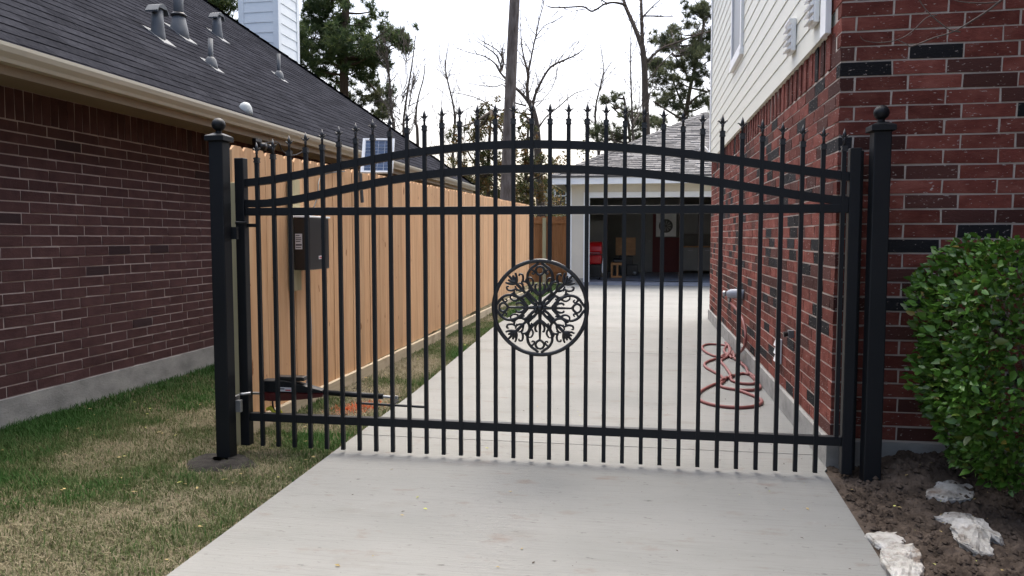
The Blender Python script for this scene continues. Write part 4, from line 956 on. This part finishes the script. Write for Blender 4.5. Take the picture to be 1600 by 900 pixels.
# ------------------------------------------------------------------ trees
# limbs traced as world points (x, y, z, radius); crowns as clump centres and sizes
PINE_TALL = [[(-3.45,19.5,1.65,0.296),(-3.43,19.5,2.39,0.287),(-3.35,19.5,4.65,0.268),(-3.28,19.5,6.24,0.251),(-3.23,19.5,7.19,0.242),(-3.2,19.5,8.13,0.225),(-3.17,19.5,9.68,0.176)]]
BARE_OAK = [[(-3.38,26,1.79,0.25),(-3.45,26,2.76,0.239),(-3.5,26,3.84,0.217),(-3.56,26,4.91,0.184),(-3.7,26,5.55,0.162),(-3.83,26,5.83,0.13)],[(-3.83,26,5.77,0.097),(-4.0,26,5.99,0.086),(-4.22,26,6.21,0.076),(-4.55,26,6.51,0.065),(-4.82,26,6.82,0.054),(-5.01,26,7.13,0.043),(-5.39,26,7.38,0.033),(-5.83,26,7.5,0.022),(-6.28,26,7.67,0.016),(-6.53,26,7.89,0.011)],[(-4.82,26,6.82,0.054),(-4.7,26,7.14,0.043),(-4.88,26,7.51,0.032),(-5.17,26,7.73,0.027),(-5.54,26,7.96,0.02),(-5.83,26,8.23,0.011)],[(-4.77,26,6.97,0.043),(-4.92,26,7.34,0.032),(-5.23,26,7.6,0.027),(-5.45,26,7.74,0.02),(-5.72,26,7.92,0.011)],[(-3.92,26,5.66,0.043),(-4.4,26,5.83,0.043),(-4.64,26,6.33,0.033),(-4.95,26,6.29,0.027),(-5.39,26,6.33,0.022),(-5.84,26,6.41,0.011)],[(-3.63,26,5.34,0.054),(-4.18,26,5.44,0.043),(-4.84,26,5.58,0.037),(-5.28,26,5.81,0.033),(-5.73,26,6.04,0.027),(-6.29,26,6.21,0.022),(-6.62,26,6.28,0.016),(-6.78,26,6.5,0.011)],[(-3.85,26,5.81,0.108),(-3.89,26,6.3,0.086),(-3.87,26,6.66,0.081),(-3.96,26,7.05,0.054),(-4.07,26,7.47,0.043),(-4.16,26,8.01,0.032),(-4.18,26,8.53,0.021),(-4.22,26,9.06,0.016)],[(-3.87,26,6.66,0.065),(-3.79,26,7.04,0.054),(-3.7,26,7.56,0.043),(-3.59,26,8.09,0.043),(-3.49,26,8.61,0.032),(-3.36,26,9.12,0.027),(-3.3,26,9.74,0.021)],[(-3.61,26,7.88,0.032),(-3.31,26,8.24,0.027),(-2.99,26,8.37,0.021),(-2.67,26,8.51,0.013)],[(-3.7,26,5.66,0.097),(-3.57,26,6.08,0.07),(-3.35,26,6.5,0.064),(-3.14,26,6.81,0.059),(-2.92,26,6.97,0.054),(-2.56,26,7.1,0.043),(-2.24,26,7.23,0.032),(-1.98,26,7.39,0.021),(-1.88,26,7.55,0.011)],[(-2.92,26,6.97,0.032),(-2.67,26,7.31,0.025),(-2.39,26,7.57,0.018),(-2.18,26,7.77,0.011)],[(-2.86,26,6.9,0.027),(-2.92,26,6.54,0.021),(-3.09,26,6.17,0.021),(-3.41,26,5.82,0.022),(-3.61,26,5.63,0.022)],[(-3.48,26,4.91,0.043),(-3.3,26,5.16,0.043),(-3.13,26,5.32,0.032),(-2.77,26,5.57,0.032),(-2.44,26,5.83,0.027),(-2.12,26,5.99,0.021),(-1.59,26,6.08,0.011)]]
RIGHT_OAK = [[(0.21,30,3.44,0.22),(0.17,30,4.41,0.207),(0.11,30,5.37,0.195),(0.05,30,6.57,0.176),(0.02,30,7.53,0.164),(-0.07,30,8.44,0.145)],[(-0.06,30,8.3,0.133),(-0.29,30,8.97,0.121),(-0.53,30,9.57,0.109),(-0.73,30,10.06,0.097),(-0.9,30,10.66,0.085),(-1.15,30,11.62,0.073)],[(-0.7,30,9.99,0.073),(-1.14,30,10.08,0.055),(-1.5,30,10.02,0.049),(-1.81,30,9.82,0.049),(-2.01,30,9.76,0.049),(-2.3,30,9.92,0.043),(-2.84,30,9.9,0.04),(-3.38,30,9.88,0.037),(-3.68,30,9.96,0.025)],[(-1.33,30,10.06,0.036),(-1.57,30,10.17,0.036),(-1.79,30,10.42,0.024)],[(-0.07,30,8.34,0.109),(-0.1,30,9.2,0.097),(-0.13,30,9.91,0.084),(-0.17,30,11.09,0.072)],[(-0.05,30,9.53,0.048),(0.3,30,9.89,0.036),(0.65,30,10.2,0.024)],[(-0.1,30,9.55,0.048),(0.42,30,9.53,0.036),(1.06,30,9.48,0.018)],[(0.11,30,7.84,0.079),(0.44,30,8.18,0.066),(0.79,30,8.4,0.06),(1.26,30,8.55,0.048),(1.84,30,8.76,0.041),(2.42,30,8.92,0.036),(2.76,30,9.02,0.024)]]
SAPLINGS = [[(-8.89,27,4.89,0.058),(-8.98,27,5.63,0.052),(-9.04,27,6.77,0.04),(-9.1,27,7.45,0.029),(-9.21,27,8.36,0.017)],[(-8.7,27,4.89,0.046),(-8.64,27,5.85,0.04),(-8.49,27,6.75,0.032),(-8.33,27,7.65,0.023),(-8.21,27,8.54,0.014)],[(-8.31,27,4.81,0.058),(-8.38,27,5.5,0.046),(-8.3,27,6.29,0.029),(-8.05,27,7.19,0.021),(-8.0,27,7.86,0.011)]]
LEFT_PINE = [[(-11.18,28,6.08,0.17),(-11.17,28,6.56,0.163),(-11.17,28,8.22,0.151),(-11.07,28,9.63,0.138),(-11.0,28,11.03,0.12),(-10.92,28,12.66,0.083)]]
RIGHT_PINE = [[(1.89,36,5.44,0.116),(1.9,36,6.73,0.101),(2.05,36,7.86,0.087),(2.26,36,8.85,0.072),(2.47,36,9.83,0.057),(2.62,36,10.95,0.043)],[(1.92,36,6.73,0.058),(1.54,36,7.59,0.043),(1.25,36,8.32,0.029)],[(1.95,36,7.15,0.058),(2.39,36,7.57,0.043),(3.0,36,7.83,0.036)],[(1.9,36,6.44,0.058),(1.13,36,6.89,0.044),(0.41,36,7.34,0.029)],[(2.1,36,8.15,0.043),(1.67,36,8.87,0.036),(1.24,36,9.45,0.029)]]
LOW_PINE = [[(-0.52,33,4.2,0.081),(-0.56,33,5.4,0.067),(-0.68,33,6.33,0.054),(-0.84,33,7.13,0.04)],[(-0.56,33,5.4,0.04),(-1.07,33,5.6,0.034),(-1.61,33,5.69,0.027)],[(-0.62,33,6.07,0.04),(-1.0,33,6.4,0.034),(-1.35,33,6.75,0.027)],[(-0.54,33,5.67,0.04),(-0.14,33,6.06,0.027),(0.17,33,6.31,0.027)]]
B_LEFT = [(-12.65,28,9.71,0.47),(-12.36,28,8.74,0.51),(-11.99,28,7.9,0.47),(-12.59,28,7.68,0.42),(-12.75,28,8.52,0.37),(-11.59,28,9.07,0.37),(-11.88,28,9.91,0.42),(-10.71,28,8.67,0.42),(-10.28,28,8.23,0.42),(-9.78,28,8.82,0.42),(-9.48,28,8.58,0.33),(-9.13,28,8.79,0.3),(-9.96,28,8.05,0.35),(-10.59,28,7.84,0.37),(-11.6,28,8.19,0.47),(-11.97,28,7.35,0.37),(-10.8,28,7.5,0.28),(-8.79,28,8.55,0.26),(-11.3,28,7.63,0.33),(-12.09,28,9.33,0.47),(-10.44,28,9.48,0.23),(-10.19,28,9.82,0.19),(-12.28,28,10.4,0.51),(-11.56,28,10.48,0.42),(-10.96,28,8.33,0.47)]
B_LOW = [(-10.96,30,7.29,0.25),(-10.56,30,6.89,0.28),(-10.29,30,6.5,0.25),(-11.15,30,6.66,0.25),(-11.48,30,6.97,0.2),(-10.22,30,6.07,0.23),(-10.62,30,6.34,0.23),(-11.03,30,7.62,0.15)]
B_BEHIND = [(-17.86,30,10.83,0.35),(-17.35,30,10.54,0.35),(-16.91,30,10.88,0.35),(-16.53,30,10.25,0.33),(-17.11,30,10.01,0.23),(-18.28,30,11.19,0.35),(-16.51,30,10.84,0.3)]
B_RIGHT = [(0.95,36,9.89,0.33),(1.5,36,10.58,0.3),(2.19,36,11.19,0.36),(2.76,36,10.8,0.42),(2.35,36,10.12,0.36),(2.91,36,9.87,0.39),(0.73,36,9.19,0.36),(0.43,36,10.48,0.18),(1.3,36,9.03,0.36),(2.08,36,9.22,0.3),(2.82,36,8.97,0.36),(1.02,36,8.24,0.39),(2.24,36,8.43,0.3),(2.72,36,7.84,0.36),(0.69,36,7.62,0.33),(1.6,36,7.59,0.27),(2.68,36,7.13,0.39),(1.27,36,7.17,0.3),(0.39,36,8.72,0.27),(1.85,36,9.71,0.24),(3.03,36,11.35,0.36),(2.97,36,6.56,0.3),(0.65,36,6.62,0.24)]
B_R5 = [(-1.27,33,7.09,0.19),(-1.0,33,6.71,0.22),(-0.54,33,6.33,0.22),(-1.74,33,5.75,0.25),(-2.15,33,5.68,0.22),(-1.34,33,5.6,0.25),(-0.14,33,6.06,0.22),(-1.62,33,6.89,0.17),(-0.93,33,5.41,0.22),(-0.14,33,5.39,0.19),(-1.95,33,5.43,0.17),(0.33,33,5.91,0.22)]
B_U = [(-5.17,23,3.86,0.27),(-4.97,23,4.53,0.27),(-4.77,23,5.0,0.23),(-4.48,23,5.18,0.23),(-4.38,23,4.61,0.27),(-4.58,23,3.95,0.34),(-4.09,23,4.22,0.27),(-5.17,23,3.28,0.27),(-4.68,23,3.18,0.34),(-4.18,23,3.36,0.31),(-4.88,23,2.6,0.34),(-4.28,23,2.6,0.34),(-5.43,23,3.48,0.15),(-5.31,23,4.44,0.12),(-4.09,23,4.89,0.15)]
B_U2 = [(-3.76,24,5.13,0.16),(-3.55,24,4.83,0.2),(-3.82,24,4.54,0.2),(-3.49,24,4.33,0.16),(-3.05,24,3.63,0.2),(-3.65,24,3.74,0.28),(-3.35,24,3.24,0.28),(-3.75,24,2.85,0.32),(-3.25,24,2.64,0.28),(-2.85,24,3.33,0.16),(-3.55,24,2.25,0.24)]
BRANCH = [[(1.5,3.4,2.26,.006),(1.4,3.4,2.19,.005),(1.35,3.4,2.15,.004),(1.29,3.4,2.11,.004),(1.22,3.4,2.07,.003),(1.15,3.4,2.05,.003),(1.07,3.4,2.02,.003),(1.05,3.4,2.03,.002),(1.01,3.4,2.05,.001)],
[(1.25,3.4,2.07,.003),(1.21,3.4,2.08,.003),(1.16,3.4,2.12,.003),(1.13,3.4,2.15,.002),(1.1,3.4,2.19,.002),(1.08,3.4,2.23,.001)],[(1.16,3.4,2.14,.003),(1.12,3.4,2.13,.002),(1.07,3.4,2.08,.002),(1.02,3.4,2.05,.002),(.95,3.4,2.04,.002),(.89,3.4,2.05,.001),(.87,3.4,2.07,.001)],[(1.39,3.4,2.18,.003),(1.32,3.4,2.18,.003),(1.24,3.4,2.19,.002),(1.2,3.4,2.21,.002)]]
def wander(pl, amt):
    """a traced limb keeps its outline but also leans towards or away from the viewer"""
    d = random.uniform(-1, 1)*amt; L0 = Vector(pl[0][:3]); out = []
    for p in pl:
        l = (Vector(p[:3])-L0).length; out.append((p[0], p[1]+d*l, p[2], p[3]))
    return out
def twigs(mb, pl, dens, ln, rad=.006, gen=2, bias=(0,0,.35)):
    if gen >= 2: rad *= 2.5; dens *= 1.6
    pts = [Vector(p[:3]) for p in pl]
    for a, b, p in zip(pts[:-1], pts[1:], pl[1:]):
        n = int((b-a).length*dens+random.random())
        for k in range(n):
            o = a.lerp(b, random.random()); d = ((b-a).normalized()*.6+Vector((random.gauss(0,.6), random.gauss(0,.6), random.gauss(0,.6)))+Vector(bias)).normalized()
            l = ln*random.uniform(.5, 1.3); q = [o]; r0 = min(rad, p[3]*.7)
            for s in range(4): d = (d+Vector((random.gauss(0,.22), random.gauss(0,.22), random.gauss(0,.22)+.05))).normalized(); q.append(q[-1]+d*l/4)
            mb.tube(q, [r0, r0*.8, r0*.65, r0*.5, r0*.35], 4, cap=False)
            if gen > 1: twigs(mb, [(v.x, v.y, v.z, r0*.7) for v in q], 2.2/l*1.0, l*.5, r0*.6, gen-1, bias)
def limb(mb, pl, n=8, sub=4):
    cv = catmull([p[:3] for p in pl], sub); t = np.linspace(0, len(pl)-1, len(cv)); mb.tube(cv, list(np.interp(t, range(len(pl)), [p[3] for p in pl])), n)
def needles(blobs, per, ln, wid, nn=26, flat=.75):
    V = []; T = []
    blobs = [(x+random.gauss(0, .95)*r, y+random.gauss(0, .95)*r, z+random.gauss(0, .75)*r, r*random.uniform(.45, .95)) for x, y, z, r in blobs for k in range(9)]
    for bx_, by_, bz_, br in blobs:
        for k in range(int(per*(br/.4)**1.6*.26)):
            while True:
                u = np.array([random.uniform(-1, 1) for _ in range(3)])
                if u @ u < 1: break
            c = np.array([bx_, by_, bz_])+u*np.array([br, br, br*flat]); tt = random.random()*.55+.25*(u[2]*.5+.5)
            dirs = rng.normal(0, 1, (nn, 3)); dirs[:,2] += .45; dirs /= np.linalg.norm(dirs, axis=1)[:,None]
            sd_ = np.cross(dirs, rng.normal(0, 1, (nn, 3))); sd_ /= np.linalg.norm(sd_, axis=1)[:,None]
            l = ln*rng.uniform(.6, 1.2, (nn, 1)); w2 = wid*rng.uniform(.7, 1.3, (nn, 1))
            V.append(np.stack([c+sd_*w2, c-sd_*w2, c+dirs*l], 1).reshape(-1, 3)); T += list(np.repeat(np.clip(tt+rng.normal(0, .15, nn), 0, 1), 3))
    V = np.concatenate(V); return V, np.arange(len(V)).reshape(-1, 3), T
def leafy(blobs, per, size):
    V = []; T = []
    blobs = [(x+random.gauss(0, .9)*r, y+random.gauss(0, .9)*r, z+random.gauss(0, .8)*r, r*random.uniform(.35, .7)) for x, y, z, r in blobs for k in range(8)]
    for bx_, by_, bz_, br in blobs:
        n = int(per*(br/.3)**2); u = rng.normal(0, 1, (n, 3)); u /= np.linalg.norm(u, axis=1)[:,None]; u *= rng.random((n, 1))**.45
        c = np.array([bx_, by_, bz_])+u*br*np.array([1, 1, 1.05]); a = rng.normal(0, 1, (n, 3)); a /= np.linalg.norm(a, axis=1)[:,None]
        b = np.cross(a, rng.normal(0, 1, (n, 3))); b /= np.linalg.norm(b, axis=1)[:,None]; s = size*rng.uniform(.6, 1.3, (n, 1))
        V.append(np.stack([c-a*s, c+b*s*.5, c+a*s, c-b*s*.5], 1).reshape(-1, 3)); g = random.random()*.6
        T += list(np.repeat(np.clip(g+rng.normal(.15, .22, n), 0, 1), 4))
    V = np.concatenate(V); return V, np.arange(len(V)).reshape(-1, 4), T
def tree(name, label, base, limbs, bark, tw=None, crown=None, group='trees behind the houses'):
    t = thing(name, label, 'tree', base, group); m = MB()
    down = limbs[0][0]; limb(m, [(base[0], base[1], -.2, down[3]*1.15)]+limbs[0], 12); part('trunk', m, bark, t, smooth=True)
    m = MB()
    for pl in limbs[1:]: limb(m, wander(pl, .25), 7)
    if m.n: part('limb', m, bark, t, smooth=True)
    if tw: part('twigs', tw, 'twig', t, kind='stuff')
    if crown:
        V, F, T, mtl = crown; quad_mesh('crown', V, F, mtl, T, t)
    return t
# tall bare pine trunk
PINE_TALL = [[(a, b, c, r*(.54+.08*max(0, 4.6-c)/3)) for a, b, c, r in pl] for pl in PINE_TALL]
BARE_OAK = [[(a, b, c, r*.62) for a, b, c, r in pl] for pl in BARE_OAK]
RIGHT_OAK = [[(a, b, c, r*.72) for a, b, c, r in pl] for pl in RIGHT_OAK]
tw = MB(); twigs(tw, [(p[0], p[1], p[2], .02) for p in PINE_TALL[0][4:6]], 1.6, 1.0, .012, 2)
tree('pine_tree', 'tall thick straight grey pine trunk rising behind the middle of the gate', (-3.46, 19.5, 0), PINE_TALL, 'bark_pine', tw)
tw = MB()
for pl in BARE_OAK[1:]: twigs(tw, pl, 3.2, .85, .0085, 3)
tree('bare_tree', 'leafless spreading tree with forked trunk just right of the thick pine trunk', (-3.36, 26, 0), BARE_OAK, 'bark_oak', tw)
tw = MB()
for pl in RIGHT_OAK[1:]: twigs(tw, pl, 1.6, .8, .0085, 3)
twigs(tw, RIGHT_OAK[0][2:], 1.6, 1.5, .011, 2)
tree('bare_tree', 'tall leafless forked tree above the garage roof', (RIGHT_OAK[0][0][0]+.05, 30, 0), RIGHT_OAK, 'bark_oak', tw)
for k, pl in enumerate(SAPLINGS):
    tw = MB(); twigs(tw, pl, 4.2, 1.1, .008, 3, (0,0,.9))
    tree('sapling', ['leftmost of three thin bare saplings above the far roof edge', 'middle of three thin bare saplings above the far roof edge', 'rightmost of three thin bare saplings above the far roof edge'][k], (pl[0][0], 27+k*.5, 0), [[(a, 27+k*.5, c, r) for a, b, c, r in pl]], 'bark_oak', tw, group='bare saplings')
# extra faint saplings
for k, (x, h) in enumerate(((-7.2, 6.5), (-6.4, 5.6), (-8.2, 7.4))):   # slender saplings further back
    pl = [(x, 31, 0, .05), (x+.05, 31, h*.4, .04), (x-.05, 31, h*.75, .02), (x+.1, 31, h, .008)]; tw = MB(); twigs(tw, pl[1:], 3.4, 1.3, .0075, 3, (0,0,.9))
    tree('sapling', ['slender bare sapling between the solar panel and the thick pine', 'shortest bare sapling just left of the thick pine', 'tallest slender bare sapling right of the left pine'][k], (x, 31, 0), [pl], 'bark_oak', tw, group='bare saplings')
def spread(bl, dy): return [(x, y+random.uniform(-dy, dy), z, r) for x, y, z, r in bl]
def pine_limbs(trunk, blobs):
    out = []
    for x, y, z, r in blobs:
        tx = min(trunk, key=lambda p: abs(p[2]-(z-.3*abs(p[0]-x)))); s = Vector(tx[:3]); e_ = Vector((x, y, z))
        mid = s.lerp(e_, .5)+Vector((0, 0, -.12*(e_-s).length*.5)); out.append([(s.x, s.y, s.z, .05), (mid.x, mid.y, mid.z, .035), (e_.x, e_.y, e_.z, .012)])
    return out
bl = spread(B_LEFT, 1.3); dense = [( p[0], p[1], p[2], p[3]) for t_ in [LEFT_PINE[0]] for p in [tuple(v) for v in t_]]
fine = [(*catmull([q[:3] for q in LEFT_PINE[0]], 6)[k], .1) for k in range(0, 30)]
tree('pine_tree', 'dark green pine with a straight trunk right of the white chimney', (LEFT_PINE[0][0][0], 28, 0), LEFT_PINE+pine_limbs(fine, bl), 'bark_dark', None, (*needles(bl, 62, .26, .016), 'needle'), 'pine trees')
bl = spread(B_LOW, .6); base = (-9.2, 30, 0); tr_ = [(-9.0, 30, 2, .08), (-8.9, 30, 5, .06), (-8.85, 30, 6.6, .03)]; tr_[0] = (bl[1][0]-.1, 30, 2, .08); tr_[1] = (bl[1][0], 30, 5.2, .06); tr_[2] = (bl[1][0]+.05, 30, 7, .03)
tree('pine_tree', 'small yellow green pine above the far end of the left roof', (tr_[0][0], 30, 0), [tr_]+pine_limbs([tr_[1], tr_[2]], bl), 'bark_dark', None, (*needles(bl, 70, .24, .013), 'needle_haze'), 'pine trees')
bl = spread(B_BEHIND, 1.0); cx_ = bl[1][0]; tr_ = [(cx_, 30, 2, .16), (cx_, 30, 8, .13), (cx_+.1, 30, 11, .09)]
tree('pine_tree', 'dark pine showing between the roof and the left side of the chimney', (cx_, 30, 0), [tr_]+pine_limbs([(cx_, 30, 7, .1), (cx_, 30, 8.5, .1), (cx_, 30, 10, .1)], bl), 'bark_dark', None, (*needles(bl, 60, .26, .016), 'needle'), 'pine trees')
bl = spread(B_RIGHT, 1.4); fine = [(*p, .08) for pl in RIGHT_PINE for p in catmull([q[:3] for q in pl], 5)]
tree('pine_tree', 'pale green pine with many upswept limbs beside the cream siding', (RIGHT_PINE[0][0][0], 36, 0), RIGHT_PINE+pine_limbs(fine, bl), 'bark_oak', None, (*needles(bl, 62, .27, .014), 'needle_haze'), 'pine trees')
bl = spread(B_R5, .7); fine = [(*p, .06) for pl in LOW_PINE for p in catmull([q[:3] for q in pl], 5)]
tree('pine_tree', 'low pale pine behind the garage roof, left of the tall forked tree', (LOW_PINE[0][0][0], 33, 0), LOW_PINE+pine_limbs(fine, bl), 'bark_oak', None, (*needles(bl, 60, .25, .013), 'needle_haze'), 'pine trees')
bl = spread(B_U, .8); cx_ = bl[5][0]; tr_ = [(cx_, 23, 1, .07), (cx_-.05, 23, 3, .06), (cx_+.05, 23, 5, .03)]
tree('evergreen_tree', 'sparse olive and brown leaved tree left of the thick pine trunk', (cx_, 23, 0), [tr_]+pine_limbs(tr_, bl), 'bark_oak', None, (*leafy(bl, 230, .05), 'leaf_mix'), 'leafy trees behind the fence')
bl = spread(B_U2, .8); cx_ = bl[5][0]; tr_ = [(cx_, 24.5, 1, .07), (cx_-.05, 24.5, 3, .06), (cx_+.05, 24.5, 5, .03)]
tree('evergreen_tree', 'sparse olive and brown leaved tree right of the thick pine trunk', (cx_, 24.5, 0), [tr_]+pine_limbs(tr_, bl), 'bark_oak', None, (*leafy(bl, 230, .05), 'leaf_mix'), 'leafy trees behind the fence')
for nm, pl, lb in (('sapling', [(-.34,29,.3,.05),(-.34,29,3.6,.045),(-.42,29,5.8,.035),(-.5,29,7.8,.02),(-.45,29,9.4,.01)], 'thin bare sapling close against the left side of the tall forked tree'),
                   ('bare_tree', [(-9.0,38,.5,.10),(-9.05,38,2.5,.09),(-9.45,38,5.0,.07),(-9.35,38,7.4,.05),(-9.8,38,9.6,.03),(-9.6,38,11,.012)], 'faint twiggy bare tree far behind, left of the thick pine trunk'),
                   ('bare_tree', [(-2.5,40,.5,.10),(-2.57,40,2.6,.09),(-2.25,40,5.2,.07),(-2.45,40,7.6,.05),(-2.05,40,9.6,.03),(-2.2,40,11,.012)], 'faint twiggy bare tree far behind the left corner of the garage')):
    tw = MB(); twigs(tw, pl[1:], 3.0, 1.7, .0095, 3, (0,0,.7))
    tree(nm, lb, (pl[0][0], pl[0][1], 0), [pl], 'bark_oak', tw, group='bare saplings' if nm == 'sapling' else 'trees behind the houses')
# dense low growth beyond the fence that reads as one mass
n = 9000; bx_ = [(random.uniform(-9, -2.2), random.uniform(27, 33), random.uniform(.6, 3.4), random.uniform(.5, .9)) for _ in range(46)]
V, F, T = leafy(bx_, 40, .07); quad_mesh('undergrowth', V, F, 'leaf_mix', T, kind='stuff')

# bare shrub branch reaching in at the top right (its stem stands outside the picture)
br = thing('bare_branch', 'thin bare twiggy branch in front of the red brick at the top right', 'branch', (2.35, 3.45, 0))
m = MB(); limb(m, [(2.35, 3.5, 0, .022), (2.3, 3.5, .8, .019), (2.15, 3.46, 1.6, .014), (1.85, 3.42, 2.25, .009), (1.62, 3.4, 2.36, .007), (1.5, 3.4, 2.26, .006)]+BRANCH[0][1:], 6)
for pl in BRANCH[1:]: limb(m, pl, 5)
part('stem', m, 'twig', br, smooth=True)
